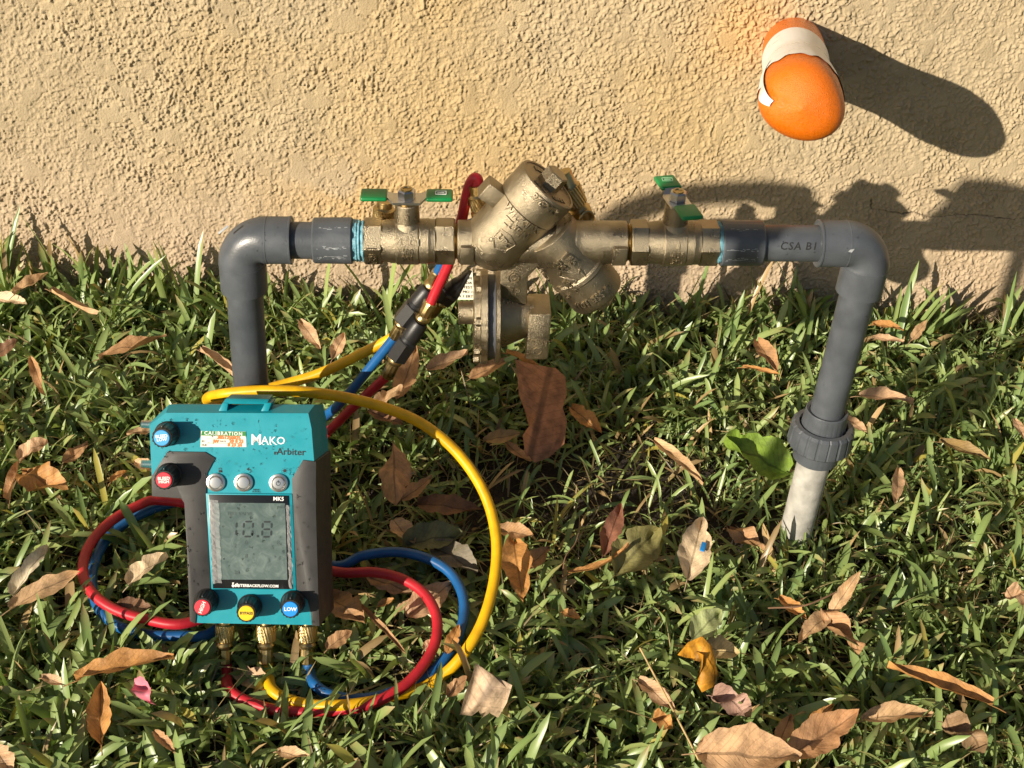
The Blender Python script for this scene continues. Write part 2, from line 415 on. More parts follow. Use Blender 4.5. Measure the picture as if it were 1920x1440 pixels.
edge = np.exp(-((patch - .365) / .016) ** 2) * (vnoise(a_, b_, .03, 19) > .50)   # torn lips round the trowelled plates
hgt = fl + rough * grain * .0098 - edge * .0013 + (1 - rough) * .0012
hgt += .004 * vnoise(a_, b_, .4, 20)
# the settlement crack right of the valve
ck = np.array([at_y(px, py, YW)[[0, 2]] for px, py in ((1634, 374), (1634, 392), (1660, 395), (1690, 401), (1715, 399), (1740, 408), (1770, 406), (1800, 402), (1850, 405), (1885, 410), (1930, 410))])
dist = np.full(WX.shape, 9.); par = np.zeros(WX.shape)
for i in range(len(ck) - 1):
    p, q = ck[i], ck[i + 1]; d = q - p; t = np.clip(((WX - p[0]) * d[0] + (WZ - p[1]) * d[1]) / (d @ d), 0, 1)
    dd = np.hypot(WX - p[0] - t * d[0], WZ - p[1] - t * d[1]); par = np.where(dd < dist, i, par); dist = np.minimum(dist, dd)
cw = np.interp(par, range(10), [.0014, .0010, .0018, .0022, .0016, .0014, .0010, .0010, .0014, .0014]) * (.5 + vnoise(a_, b_, .01, 22))
crack = .75 * sstep(1, .4, dist / cw / .62); hgt -= crack * .005
rc = at_y(800, 395, YW); rust = .75 * np.exp(-(((WX - rc[0]) / .16) ** 2 + ((WZ - rc[2]) / .06) ** 2)) * sstep(.35, .6, vnoise(a_, b_, .05, 23))
rc = at_y(1395, 60, YW); rust += .6 * np.exp(-(((WX - rc[0]) / .05) ** 2 + ((WZ - rc[2]) / .06) ** 2))
wall = grid_mesh('stucco_wall', WX, YW - hgt + .004, WZ, M['stucco'], {'crack': crack, 'rust': rust})
tag(wall, 'beige rough stucco house wall with a thin crack at right', 'wall')

# ---------------------------------------------------------------- wrapped pipe stub on the wall
R0 = at_y(1486, 84, YW + .012); R1 = at_y(1507, 187, .150)
stub = thing('wrapped_pipe_stub', 'orange foam wrapped pipe end held with white tape on the wall', 'pipe stub', R0)
_a, _s, _u = frame(R1 - R0, (0, 0, 1)); SL = np.linalg.norm(R1 - R0)
if _s[0] < 0: _s = -_s; _u = np.cross(_a, _s)
if _u[2] < 0: _u = -_u


def stub_pt(t, th, off=0.):
    """t 0..1 from the wall to the nose, th measured from +x (right) towards up"""
    tt = min(t, 1.); r = .0350 + .0035 * tt + .003 * math.exp(-((tt - .82) / .14) ** 2)
    r -= .0026 * math.exp(-((tt - .52) / .16) ** 2)                       # waist under the tape
    r *= 1 + (.05 * math.cos(2 * th + 1.1) + .03 * math.cos(3 * th + 2.2)) * tt + .13 * tt ** 3 * math.exp(-((math.remainder(th + .35, 6.2832)) / .55) ** 2)
    r *= 1 - .16 * sstep(.66, .80, tt) * math.exp(-((math.remainder(th - 3.0, 6.2832)) / .20) ** 2)   # the fold that opens beside the tape tail
    cap_ = 1. if t < .86 else max(0., 1 - ((t - .86) / .14) ** 3.6) ** .62
    c = R0 + _a * SL * t + V(0, 0, -.010) * tt * tt
    return c + (_s * math.cos(th) * 1.02 + _u * math.sin(th)) * (r * cap_ + off)


def stub_patch(t0, t1, a0, a1, off, nt_=16, na=40, tf=None):
    mb = MB(); vs = []; fs = []
    for i in range(nt_ + 1):
        for k in range(na + 1):
            th = a0 + (a1 - a0) * k / na; lo, hi = (t0, t1) if tf is None else tf(th)
            vs.append(stub_pt(lo + (hi - lo) * i / nt_, th, off))
    w1 = na + 1
    for i in range(nt_):
        for k in range(na): fs.append((i * w1 + k, i * w1 + k + 1, (i + 1) * w1 + k + 1, (i + 1) * w1 + k))
    mb.add(vs, fs); return mb
mbf = stub_patch(0, 1, 0, 2 * math.pi, 0, 60, 72); mbf.build('foam_wrap', M['foam'], stub, smooth=80)
def tape_edges(th): return .33 + .02 * math.sin(th * 2 + .6), .81 + .03 * math.sin(th + .3) + .010 * math.sin(th * 9) + .008 * math.sin(th * 17 + 1)
stub_patch(0, 0, 0, 2 * math.pi, .0012, 8, 72, tape_edges).build('tape_band', M['tape'], stub, smooth=60)
mbs = MB(); rows = []
for i in range(24):
    t = .74 + .235 * i / 23; th0 = rad(158 + 22 * i / 23); wd = rad(17 - 11 * i / 23); lift = .0018 + .003 * (i / 23) ** 4
    rows += [stub_pt(t, th0 - wd, lift), stub_pt(t, th0 + .0, lift + .0006), stub_pt(t, th0 + wd, lift)]
mbs.add(rows, [(i * 3 + k, i * 3 + k + 1, i * 3 + k + 4, i * 3 + k + 3) for i in range(23) for k in range(2)])
mbs.build('tape_tail', M['tape'], stub, smooth=60)
mbd = MB()                                                                # escutcheon ring of sealant where it leaves the wall
mbd.lathe(R0 + V(0, -.004, 0), V(0, -1, 0), [(0, .046), (.004, .044), (.010, .037)], 40, rfun=lambda th, t: 1 + .05 * math.sin(5 * th) + .03 * math.sin(11 * th))
mbd.build('wall_collar', M['stucco'], stub)

# ---------------------------------------------------------------- backflow valve on its risers
ELL, ELR = at_y(452, 450, 0), at_y(1633, 457, 0)
EX = unit(ELR - ELL)
def A(px):                                                               # point on the pipe axis under a column of the photograph
    x = at_y(px, 450 + (px - 452) * 7 / 1160, 0)[0]; return ELL + EX * ((x - ELL[0]) / EX[0])
ZR = V(0, 0, 1)
rig = thing('backflow_preventer', 'bronze backflow valve assembly on grey pipe risers in front of the wall', 'backflow valve', (ELL[0] + .28, 0, .02))


def elbow(c, d1, d2, L1, L2, r=.0214, name='pipe_elbow'):
    """hubbed 90 degree elbow: c corner, d1 and d2 hub directions"""
    R = .0210; ang = math.acos(np.clip(unit(d1) @ unit(d2), -1, 1)); tl = R / math.tan(ang / 2)
    p = [c + d1 * L1]; p += [c + d1 * (tl + .001)]
    ce = c + unit(d1 + d2) * (R / math.sin(ang / 2)); s = c + d1 * tl - ce; e = c + d2 * tl - ce
    for k in range(13):
        t = k / 12; om = math.pi - ang; p.append(ce + (math.sin((1 - t) * om) * s + math.sin(t * om) * e) / math.sin(om))
    p += [c + d2 * (tl + .001), c + d2 * L2]
    mb = MB(); n = len(p); rr = [r] * 2 + [r * (1.0 - .06 * math.sin(math.pi * k / 12)) for k in range(13)] + [r] * 2
    mb.sweep(p, rr, 40, smooth=False)
    return mb
DN_L = unit(at_y(472, 740, 0) - ELL); DN_R = unit(at_y(1491, 1000, 0) - ELR); DN_L[1] = 0; DN_R[1] = 0; DN_L = unit(DN_L); DN_R = unit(DN_R)
hubL = abs((A(547) - ELL) @ EX); hubR = abs((A(1533) - ELR) @ EX)
for c, dx, dn, hl in ((ELL, EX, DN_L, hubL), (ELR, -EX, DN_R, hubR)):
    el = elbow(c, dx, dn, hl, .051).build('pipe_elbow', M['pvc'], rig, smooth=50)
    sm = MB(); sm.lathe(c + dx * .0235 - dx * .0006, dx, [(0, .0214), (.0002, .02165), (.0010, .02165), (.0012, .0214)], 40)
    sm.lathe(c + dn * .0235 - dn * .0006, dn, [(0, .0214), (.0002, .02165), (.0010, .02165), (.0012, .0214)], 40); sm.build('mould_seam', M['pvc'], el)
    lip = MB(); lip.lathe(c + dx * (hl - .0016), dx, [(0, .0214), (.0004, .0220), (.0018, .0220), (.0022, .0212), (.0010, .0172), (-.004, .0170)], 40, cap=False); lip.build('socket_lip', M['pvc'], el)
    if dx[0] > 0:
        an = rad(38); n_ = V(0, -math.cos(an), math.sin(an)); c_ = c + V(-.012, 0, .006); s3 = MB(); s3.box(c_ + n_ * .0207, (unit(V(.75, .2, .6)), n_, np.cross(unit(V(.75, .2, .6)), n_)), (.0055, .0004, .0010), .0002); s3.build('scratch', M['pvc_scuff'], el)
    if dx[0] < 0:
        s2 = MB(); s2.add(*[[c + dx * .024 + V(-.0015, -.0212, .0055), c + dx * .024 + V(.0025, -.0213, .0065), c + dx * .024 + V(.0005, -.0216, .0028), c + dx * .024 + V(-.003, -.0215, .0035)], [(0, 1, 2, 3)]]); s2.build('scratch', M['pvc_scuff'], el)
# risers
bL = ELL + DN_L * .40; MB().cyl(ELL + DN_L * .046, bL, .0167, n=40).build('riser_pipe', M['pvc'], rig)
uT = at_y(1544, 768, 0); uT = ELR + DN_R * ((uT - ELR) @ DN_R); U0 = (uT - ELR) @ DN_R
rp = MB().cyl(ELR + DN_R * .046, uT + DN_R * .01, .0167, n=40).build('riser_pipe', M['pvc'], rig)
# union near the ground
un = bpy.data.objects.new('pipe_union', None); COL.objects.link(un); un.parent = rig; un.location = tuple(uT - np.array(rig.location))
def U(t): return uT + DN_R * t
rib = lambda n, d: (lambda th, t: 1 + d * (1 if math.cos(n * th) > -.72 else -1.6))
MB().lathe(U(0), DN_R, [(.006, .0172), (.001, .0176), (.000, .0205), (.001, .0213), (.020, .0222), (.034, .0222)], 144, rfun=lambda th, t: 1 + (.012 if math.cos(24 * th) > -.75 and t > .002 else -.006), cap=False).build('union_collar', M['pvc'], un, smooth=25)
MB().lathe(U(.017), DN_R, [(.001, .0235), (.0, .0250), (.0008, .0285), (.0035, .0310), (.024, .0318), (.0262, .0305), (.0268, .0290), (.0275, .0255), (.0275, .022)], 160, rfun=lambda th, t: 1 + (.016 if math.cos(18 * th) > -.80 and t > .0005 and t < .025 else -.012), cap=False).build('union_nut', M['pvc'], un, smooth=25)
MB().lathe(U(.044), DN_R, [(-.004, .0235), (.0005, .0238), (.016, .0228), (.017, .0218), (.0172, .0165)], 144, rfun=lambda th, t: 1 + (.010 if math.cos(24 * th) > -.8 and t > .001 and t < .0165 else -.006), cap=False).build('union_collar', M['pvc'], un, smooth=25)
wp = MB().cyl(U(.055), U(.20), .0168, n=40).build('lower_pipe', M['white_pvc'], rig, smooth=40); wp['label'] = 'weathered white lower pipe entering the soil'
# nipples between elbow and adapter, and their print
MB().cyl(A(535), A(600), .0167, n=40).build('pipe_nipple', M['pvc'], rig)
npR = MB().cyl(A(1415), A(1548), .0167, n=40).build('pipe_nipple', M['pvc'], rig)
CAMANG = math.atan2(math.sin(PITCH + .05), -math.cos(PITCH + .05))       # the side of the pipe that faces up and out
def pipe_text(mb, body, size, px, r, ang, **k):                           # ang: degrees above the horizontal on the room side
    a, sd, up = frame(EX); sgn = 1 if sd[1] < 0 else -1
    th = rad(ang) if sgn > 0 else math.pi - rad(ang)
    vs, fs = text_geo(body, size, k.pop('depth', .0003), **k); p = A(px)
    y0 = V(0, -1, 0); z0 = np.cross(EX, y0) * -1
    if z0[2] < 0: z0 = -z0
    mb.add([p + EX * x + (y0 * math.cos(rad(ang) + y / r) + z0 * math.sin(rad(ang) + y / r)) * (r + z - .0001) for x, y, z in vs], fs)
mbt = MB(); pipe_text(mbt, 'CSA B1', .0098, 1489, .0167, 19, shear=.12, spacing=1.12, bold=.0001); mbt.build('pipe_print', M['pvc_print'], npR, smooth=0)
for p0, p1, tx in ((588, 662, None), (1428, 1350, None)):
    ad = MB().lathe(A(p0), A(p1) - A(p0), [(0, .0172), (0, .0196), (.0012, .0205), (abs(A(p1)[0] - A(p0)[0]) - .001, .0209), (abs(A(p1)[0] - A(p0)[0]), .0200), (abs(A(p1)[0] - A(p0)[0]), .015)], 96, rfun=lambda th, t: 1 + (.006 if math.cos(10 * th) > -.93 else -.008)).build('threaded_adapter', M['pvc'], rig, smooth=30)
    sc = MB(); rr_ = random.Random(int(p0))
    for k in range(60):
        px = min(p0, p1) + 8 + rr_.random() * 56; an = rr_.choice([10, 10, 62, -14, -17, -20]) + rr_.gauss(0, 2.2); l = rr_.uniform(.0003, .0018) * (2 if k % 9 == 0 else 1); wq = rr_.uniform(.0001, .0004)
        y0 = V(0, -math.cos(rad(an)), math.sin(rad(an))); tq = V(0, math.sin(rad(an)), math.cos(rad(an))); c = A(px) + y0 * .0211
        sc.add([c - EX * l - tq * wq, c + EX * l - tq * wq * rr_.random(), c + EX * l * .9 + tq * wq, c - EX * l + tq * wq], [(0, 1, 2, 3)])
    sc.build('scuff_marks', M['pvc_scuff'], ad, smooth=0)
    q = random.Random(5); s0, s1 = (662, 684) if p0 < 900 else (1343, 1351)
    MB().lathe(A(s0) - EX * .0005, EX, [(k * (A(s1) - A(s0))[0] / 8 + .0003 * (k % 2), .0172 + .0014 * q.random() + (.0006 if k % 2 else 0)) for k in range(9)], 48, rfun=lambda th, t: 1 + .03 * math.sin(7 * th + t * 300) + .025 * math.sin(13 * th - t * 500)).build('thread_sealant', M['blue_dope'], rig, smooth=60)

# ---- ball valves
def hexang():  return rad(54)


def ball_valve(p0, p1, stem_px, left):
    L = (A(p1) - A(p0)) @ EX; o = A(p0); e = bpy.data.objects.new('ball_valve', None); COL.objects.link(e); e.parent = rig; e.location = tuple(o - np.array(rig.location))
    h = .0168 if left else .0160
    bd = MB(); bd.hexa(o, o + EX * h, .0212, .0012, ang0=hexang()); bd.hexa(o + EX * (L - .0180), o + EX * L, .0212, .0012, ang0=hexang())
    ce = (A(stem_px) - o) @ EX
    prof = [(h - .001, .0188), (h + .002, .0190), (h + .010, .0200), (ce - .0105, .0202), (ce - .0095, .0212), (ce + .0095, .0212), (ce + .0105, .0203), (L - .0235, .0206), (L - .0225, .0200), (L - .0175, .0200)]
    bd.lathe(o, EX, prof, 48); st = A(stem_px)
    UPL = np.cross(EX, V(0, 1, 0)); UPL = UPL if UPL[2] > 0 else -UPL
    bd.lathe(st, UPL, [(.012, .0150), (.0185, .0132), (.021, .0112), (.0375, .0106), (.0385, .0098)], 32)
    bd.build('body', M['bronze'], e, smooth=32)
    MB().lathe(st, UPL, [(.0385, .0078), (.0400, .0078), (.0405, .0055), (.044, .0052)], 24).build('stem', M['brass'], e)
    MB().hexa(st + UPL * .0425, st + UPL * .0515, .0080, .0012, hint=(0, 1, 0), ang0=.3).build('handle_nut', M['chrome'], e, smooth=25)
    MB().lathe(st + UPL * .0514, UPL, [(0, .0052), (.0012, .005), (.0013, .0035), (.0004, .003)], 20).build('stem_end', M['brass'], e)
    hd = EX if left else unit(V(.20, -1, 0)); hs = np.cross(UPL, hd)
    pts = [(-.0375, .0455), (-.017, .0455), (-.0120, .0420), (.0120, .0420), (.017, .0455), (.0375, .0455)]
    pl = MB(); vs = []
    for x, z in pts:
        wv = .0062 if abs(x) > .016 else .0098
        for sy in (-1, 1):
            for sz in (-1, 1): vs.append(st + hd * x + hs * wv * sy + UPL * (z + .0011 * sz))
    fs = [(0, 1, 3, 2), (20, 22, 23, 21)]
    for i in range(5):
        b0 = i * 4; b1 = b0 + 4; fs += [(b0, b1, b1 + 1, b0 + 1), (b0 + 2, b0 + 3, b1 + 3, b1 + 2), (b0 + 1, b1 + 1, b1 + 3, b0 + 3), (b0, b0 + 2, b1 + 2, b1)]
    pl.add(vs, fs); pl.build('valve_handle', M['chrome'], e, smooth=25)
    for sgn in (-1, 1):
        gp = MB().box(st + hd * sgn * .0288 + UPL * .0458, (hd, hs, UPL), (.0118, .0098, .0021), .0019, 3); gp.build('handle_grip', M['green'], e, smooth=60)
    tb = MB()                                                              # logo outline pressed in the grip
    c = st + hd * (.030 if left else -.030) + UPL * .0486
    for dx, dy, lx, ly in ((0, .003, .0048, .0004), (0, -.003, .0048, .0004), (.0046, 0, .0004, .003), (-.0046, 0, .0004, .003), (0, .0, .003, .0005)):
        tb.box(c + EX * dx + V(0, 1, 0) * dy, (EX, V(0, 1, 0), V(0, 0, 1)), (lx, ly, .00025))
    tb.build('grip_emblem', M['white'] if left else mat('pale_green', (.25, .5, .3), .5), e, smooth=0)
    if left:
        for s_, an, sz in (('ZURN', 22, .0082), ('400', -1, .0078), ('PSI', -22, .0078)): pipe_text(nb('cast_lettering'), s_, sz, stem_px - 1, .0210, an + 2, depth=.0011, bold=.0003)
        vs, fs = text_geo('3', .0085, .0010, bold=.0003); nb('cast_lettering').add([st + UPL * (.0285 + y) + V(1, 0, 0) * x + V(0, -1, 0) * (math.sqrt(max(.0108 ** 2 - x * x, 0)) + z) for x, y, z in vs], fs)
        n2 = V(0, -math.cos(rad(20)), -math.sin(rad(20))); u2 = np.cross(n2, EX); u2 = u2 if u2[2] > 0 else -u2; c2 = A(699) + n2 * .0184
        flat_text(nb('cast_lettering'), '2413', .0085, c2, u2, -EX, n2, .0008, -.0002, bold=.0002)
        for sx, sy, lx, ly in ((.0042, 0, .0003, .0105), (-.0042, 0, .0003, .0105), (0, .0105, .0042, .0003), (0, -.0105, .0042, .0003)): NB[-1][1].box(c2 + EX * sx + u2 * sy, (EX, u2, n2), (lx, ly, .0005))
    else:
        for s_, an, sz in (('1', 18, .0090), ('850', -6, .0078), ('XL', -27, .0078)): pipe_text(nb('cast_lettering'), s_, sz, stem_px + 4, .0210, an, depth=.0011, bold=.0003)
    build_nb(M['bronze'], e)
    return e
ball_valve(683, 853, 765, True); ball_valve(1181, 1345, 1262, False)
MB().lathe(A(851), EX, [(0, .0150), (.001, .0163), (.002, .0150), (.003, .0165), (.004, .0150), (.006, .0168), (.0095, .0168)], 40).build('threaded_nipple', M['brass'], rig)
MB().lathe(A(1174), EX, [(0, .0155), (.0012, .0172), (.002, .0158), (.003, .0172), (.0045, .0158)], 40).build('threaded_nipple', M['brass'], rig)

# ---- main body
vb = bpy.data.objects.new('valve_body', None); COL.objects.link(vb); vb.parent = rig; vb.location = tuple(A(1000) - np.array(rig.location))
C1 = at_y(1029, 344, 0); B1 = at_y(930, 448, 0); D1 = unit(C1 - B1); L1 = np.linalg.norm(C1 - B1)
C2 = at_y(1122, 553, 0); B2 = at_y(1038, 447, 0); D2 = unit(C2 - B2); L2 = np.linalg.norm(C2 - B2)
cs = MB()
cs.lathe(B1, D1, [(-.0285, .004), (-.027, .011), (-.021, .0205), (-.011, .0268), (0, .0286), (L1 - .029, .0288), (L1 - .0285, .0280)], 64, hint=(0, 1, 0))
cs.lathe(B2, D2, [(-.010, .006), (-.0098, .0235), (-.0085, .0256), (.000, .0262), (.020, .0262), (.036, .0268), (.038, .0284), (.0415, .0286), (.043, .0270)], 64, hint=(0, 1, 0))
cs.lathe(A(858), EX, [(0, .0186), (.001, .0194), (.016, .0194), (.030, .0215), (.045, .0235)], 48)
cs.lathe(A(1040), EX, [(0, .0240), (.014, .0225), (.020, .0200), (.024, .0195), ((A(1174) - A(1040)) @ EX - .001, .0195), ((A(1174) - A(1040)) @ EX, .0186)], 48)
cs.lathe(A(905), EX, [(0, .0188), (.02, .0196), ((A(1075) - A(905)) @ EX, .0196)], 48)
cs.build('casting', M['bronze'], vb, smooth=34)
cpb = MB().lathe(B1, D1, [(L1 - .0283, .0283), (L1 - .0280, .0293), (L1 - .0265, .0297), (L1 - .003, .0299), (L1 - .0008, .0292), (L1, .0280), (L1 - .0004, .0266), (L1 - .0014, .0262), (L1 - .0014, .0002)], 64, hint=(0, 1, 0)).build('check_cap', M['bronze'], vb, smooth=35)
MB().hexa(B1 + D1 * (L1 - .003), B1 + D1 * (L1 + .0135), .0112, .0012, hint=(0, 1, 0), ang0=rad(52)).build('cap_plug', M['bronze'], cpb, smooth=25)
cp2 = MB().lathe(B2, D2, [(.042, .0262), (.0425, .0268), (L2 - .004, .0268), (L2 - .0015, .0258), (L2, .0240), (L2, .0002)], 64, hint=(0, 1, 0)).build('check_cap', M['bronze'], vb, smooth=35)
MB().hexa(B2 + D2 * (L2 - .002), B2 + D2 * (L2 + .011), .0110, .0012, hint=(0, 1, 0)).build('cap_plug', M['bronze'], cp2, smooth=25)
tb = MB(); PERP1 = np.cross(V(0, 1, 0), D1); PERP1 = PERP1 if PERP1[0] < 0 else -PERP1
bc = at_y(926, 363, -.002); MB().box(bc, (D1, V(0, 1, 0), PERP1), (.0085, .0095, .0120), .0012).build('boss', M['bronze'], vb, smooth=30)
for px, pz in ((876, 471), (1159, 472)):
    c = A(px) + V(0, -.0155, -.003); MB().box(c, (EX, unit(V(0, -1, -.12)), V(0, -.12, 1)), (.0062 if px < 900 else .0064, .0062, .0095), .0012).build('wrench_lug', M['bronze'], vb, smooth=30)
# raised lettering: world frames facing the camera side of each barrel
def barrel_text(mb, body, size, p, D, r, px, py, turn, **k):
    """text whose baseline runs at `turn` degrees to the barrel axis, centred where the photograph shows it"""
    rdir = unit(ray(px, py)); m_ = CP - p; a = rdir - D * (rdir @ D); b = m_ - D * (m_ @ D)
    qa, qb, qc = a @ a, 2 * a @ b, b @ b - r * r; disc = max(qb * qb - 4 * qa * qc, 0); tt = (-qb - math.sqrt(disc)) / (2 * qa)
    hit = CP + rdir * tt; ta = (hit - p) @ D; e1 = unit(hit - p - D * ta); e2 = np.cross(e1, D)    # e1 out, e2 round
    vs, fs = text_geo(body, size, k.pop('depth', .0020), **k); ct, st_ = math.cos(rad(turn)), math.sin(rad(turn)); out = []
    for x, y, z in vs:
        u = x * ct - y * st_; v = x * st_ + y * ct; th = v / r
        out.append(p + D * (ta + u) + (e1 * math.cos(th) + e2 * math.sin(th)) * (r + z - .0002))
    mb.add(out, fs)
def barrel_bar(mb, p, D, r, px, py, turn, segs, h=.0010, wd=.0006):
    for x0, y0, x1, y1 in segs:
        n = 6; rdir = unit(ray(px, py)); m_ = CP - p; a = rdir - D * (rdir @ D); b = m_ - D * (m_ @ D)
        qa, qb, qc = a @ a, 2 * a @ b, b @ b - r * r; tt = (-qb - math.sqrt(max(qb * qb - 4 * qa * qc, 0))) / (2 * qa); hit = CP + rdir * tt
        ta = (hit - p) @ D; e1 = unit(hit - p - D * ta); e2 = np.cross(e1, D); ct, st_ = math.cos(rad(turn)), math.sin(rad(turn)); pts = []
        for k in range(n + 1):
            x = x0 + (x1 - x0) * k / n; y = y0 + (y1 - y0) * k / n; u = x * ct - y * st_; v = x * st_ + y * ct
            pts.append(p + D * (ta + u) + (e1 * math.cos(v / r) + e2 * math.sin(v / r)) * (r + h * .3))
        mb.sweep(pts, wd, 6, smooth=False)
T1 = -90
barrel_text(nb('cast_lettering'), '975XL2', .0092, B1, D1, .0298, 1023, 386, T1, bold=.0003, spacing=1.05)
barrel_text(nb('cast_lettering'), 'WILKINS', .0100, B1, D1, .0287, 978, 414, T1, bold=.0003, spacing=1.05)
barrel_text(nb('cast_lettering'), 'ZURN', .0100, B1, D1, .0287, 966, 430, T1, bold=.0003, spacing=1.05)
barrel_text(nb('cast_lettering'), 'UPC', .0072, B1, D1, .0287, 945, 452, T1 - 8, bold=.0003)
sh = [(-.010, .006, .000, .0092), (.000, .0092, .010, .006), (.010, .006, .0085, -.004), (-.010, .006, -.0085, -.004), (.0085, -.004, 0, -.0100), (-.0085, -.004, 0, -.0100), (-.009, -.0045, .009, .0055)]
barrel_bar(nb('cast_shield'), B1, D1, .0287, 943, 453, T1 - 8, sh)
ringp = [(.0018 * math.cos(a), .0018 * math.sin(a), .0018 * math.cos(a + .8), .0018 * math.sin(a + .8)) for a in np.arange(0, 6.28, .785)]
barrel_bar(nb('cast_ring'), B1, D1, .0287, 945, 471, T1, ringp, wd=.0003); barrel_bar(nb('cast_ring'), B1, D1, .0287, 920, 449, T1, ringp, wd=.0003)
T2 = 0
barrel_text(nb('cast_lettering'), '175', .0105, B2, D2, .0266, 1066, 486, 14, bold=.0003); barrel_text(nb('cast_lettering'), 'PSI', .0105, B2, D2, .0266, 1051, 500, 14, bold=.0003)
barrel_text(nb('cast_lettering'), '12 BAR', .0072, B2, D2, .0266, 1021, 516, 0, bold=.0002)
barrel_text(nb('cast_lettering'), '180 F', .0078, B2, D2, .0268, 1068, 536, 14, bold=.0002); barrel_text(nb('cast_lettering'), '82 C', .0078, B2, D2, .0268, 1056, 547, 14, bold=.0002)
barrel_text(nb('cast_lettering'), 'ASSE 1013', .0084, B2, D2, .0270, 1108, 564, -90, bold=.0003, spacing=1.05)
pipe_text(nb('cast_lettering'), '1"', .0095, 1131, .0195, -6, depth=.0011, bold=.0003)
barrel_bar(nb('flow_arrow'), B2, D2, 0.0268, 1075, 518, 44, [(-.012, -.0035, .004, -.0035), (-.012, .0035, .004, .0035), (-.012, -.0035, -.012, .0035), (.004, .0035, .004, .008), (.004, -.0035, .004, -.008), (.004, .008, .0125, 0), (.004, -.008, .0125, 0)], wd=.0007)
# scribble of date marks on the top cap
e1, e2 = unit(V(0, 1, 0)), PERP1
for k, s_ in enumerate(('ZURN', 'NSF', 'LEAD', 'FREE')):
    an = rad((120, 60, 235, 300)[k]); c = C1 - D1 * .0014 + (e1 * math.sin(an) + e2 * math.cos(an)) * .0185
    flat_text(nb('cast_lettering'), s_, .0070, c, unit(e1 * math.cos(an) - e2 * math.sin(an)), unit(e1 * math.sin(an) + e2 * math.cos(an)), D1, .0010, 0., bold=.0003)
build_nb(M['bronze'], vb)

# ---- relief valve hanging below
RC = at_y(908, 593, 0); rv = bpy.data.objects.new('relief_valve', None); COL.objects.link(rv); rv.parent = rig; rv.location = tuple(RC - np.array(rig.location))
def RX(px): return RC + EX * ((at_y(px, 593, 0) - RC) @ EX)
def rxt(px): return (at_y(px, 593, 0) - RC) @ EX
wb = [at_y(x, y, -.011) for x, y in ((952, 478), (1030, 470), (1010, 500), (990, 520), (988, 572), (936, 562), (938, 508), (948, 492))]
MB().prism(wb, (0, .022, 0), .0015).build('neck', M['bronze'], rv, smooth=30)
wob = lambda th, t: 1 + .010 * math.sin(3 * th) + .006 * math.sin(17 * th) + .005 * math.sin(29 * th)
MB().lathe(RC, EX, [(rxt(887), .034), (rxt(889), .038), (rxt(900), .0385)], 64, rfun=wob).build('cover', M['bronze'], rv)
MB().lathe(RC, EX, [(rxt(900), .0430), (rxt(901.5), .0445), (rxt(913), .0448), (rxt(914), .0438)], 96, rfun=wob).build('flange', M['bronze'], rv)
MB().lathe(RC, EX, [(rxt(914), .0395), (rxt(929), .0395)], 64).build('diaphragm_gap', M['bronze_dark'], rv)
MB().lathe(RC, EX, [(rxt(928), .0425), (rxt(929.5), .0440), (rxt(936), .0440), (rxt(938), .0405)], 96, rfun=wob).build('flange', M['bronze'], rv)
MB().lathe(RX(859) + ZR * .004, EX, [(0, .0098), (.001, .0108), (rxt(889) - rxt(859), .0112)], 36).build('boss', M['bronze'], rv)
MB().lathe(RC, EX, [(rxt(937), .0300), (rxt(944), .0288), (rxt(990), .0190), (rxt(1000), .0185)], 64).build('housing', M['bronze'], rv)
for k in range(8):
    a = rad(45 * k + 20); c = RX(901) + (V(0, 1, 0) * math.cos(a) + ZR * math.sin(a)) * .0405
    MB().hexa(c - EX * .0055, c, .0042, .0006).build('bolt', M['bronze'], rv, smooth=25)
vc = RX(1009) + V(0, -.002, -.010)
vt = MB().box(vc, (EX, V(0, 1, 0), ZR), (abs(rxt(1030) - rxt(988)) / 2, .0190, .0255), .0022).build('vent_spout', M['bronze'], rv, smooth=30)
MB().lathe(RX(988) + ZR * .006, EX, [(.0008, .0195), (abs(rxt(1030) - rxt(988)) - .0008, .0195)], 48).build('spout_arch', M['bronze'], vt, smooth=30) if False else None
fc = vc + V(0, -.0190, -.006); flat_text(nb('cast_lettering'), 'VENT', .0082, fc, EX, ZR, V(0, -1, 0), .0008, -.0001, bold=.0002)
nb('cast_ring').lathe(fc + ZR * -.0095 + V(0, .0004, 0), V(0, -1, 0), [(0, .0042), (.001, .0042), (.001, .0034), (0, .0034)], 24, cap=False)
flat_text(nb('cast_lettering'), 'RP', .0100, at_y(963, 548, -.011), EX, ZR, V(0, -1, 0), .0009, -.0001, bold=.0002)
cc = at_y(963, 521, -.011); nb('cast_emblem').lathe(cc + V(0, .0003, 0), V(0, -1, 0), [(0, .0056), (.0012, .0056), (.0012, .0046), (0, .0046)], 28, cap=False)
NB[-1][1].lathe(cc + V(0, .0003, 0), V(0, -1, 0), [(0, .0030), (.0010, .0030), (.0010, .0021), (0, .0021)], 20, cap=False)
for k in range(5): NB[-1][1].box(cc + V(.0025 + .0016 * k, 0, .007 + .0024 * k), (unit(V(1, 0, -.4)), V(0, -1, 0), unit(V(.4, 0, 1))), (.0028 - .0003 * k, .0008, .0005))
build_nb(M['bronze'], rv)
# paper tag behind the flange
tp = [at_y(886, 508, -.006), at_y(889, 562, -.006), at_y(858, 562, -.006)]
pt = MB().prism(tp, (0, .0004, 0)).build('paper_tag', M['paper'], rig, smooth=0); tt = MB()
for k, s_ in enumerate(('M', 'DA', 'TEST', 'A MO 18', 'A 1 ERT')):
    flat_text(tt, s_, .0040, at_y(881 - 2.0 * k, 522 + 8.4 * k, -.0062), V(1, 0, 0), ZR, V(0, -1, 0), .0001, .0002)
tt.build('tag_print', M['ink'], pt, smooth=0)

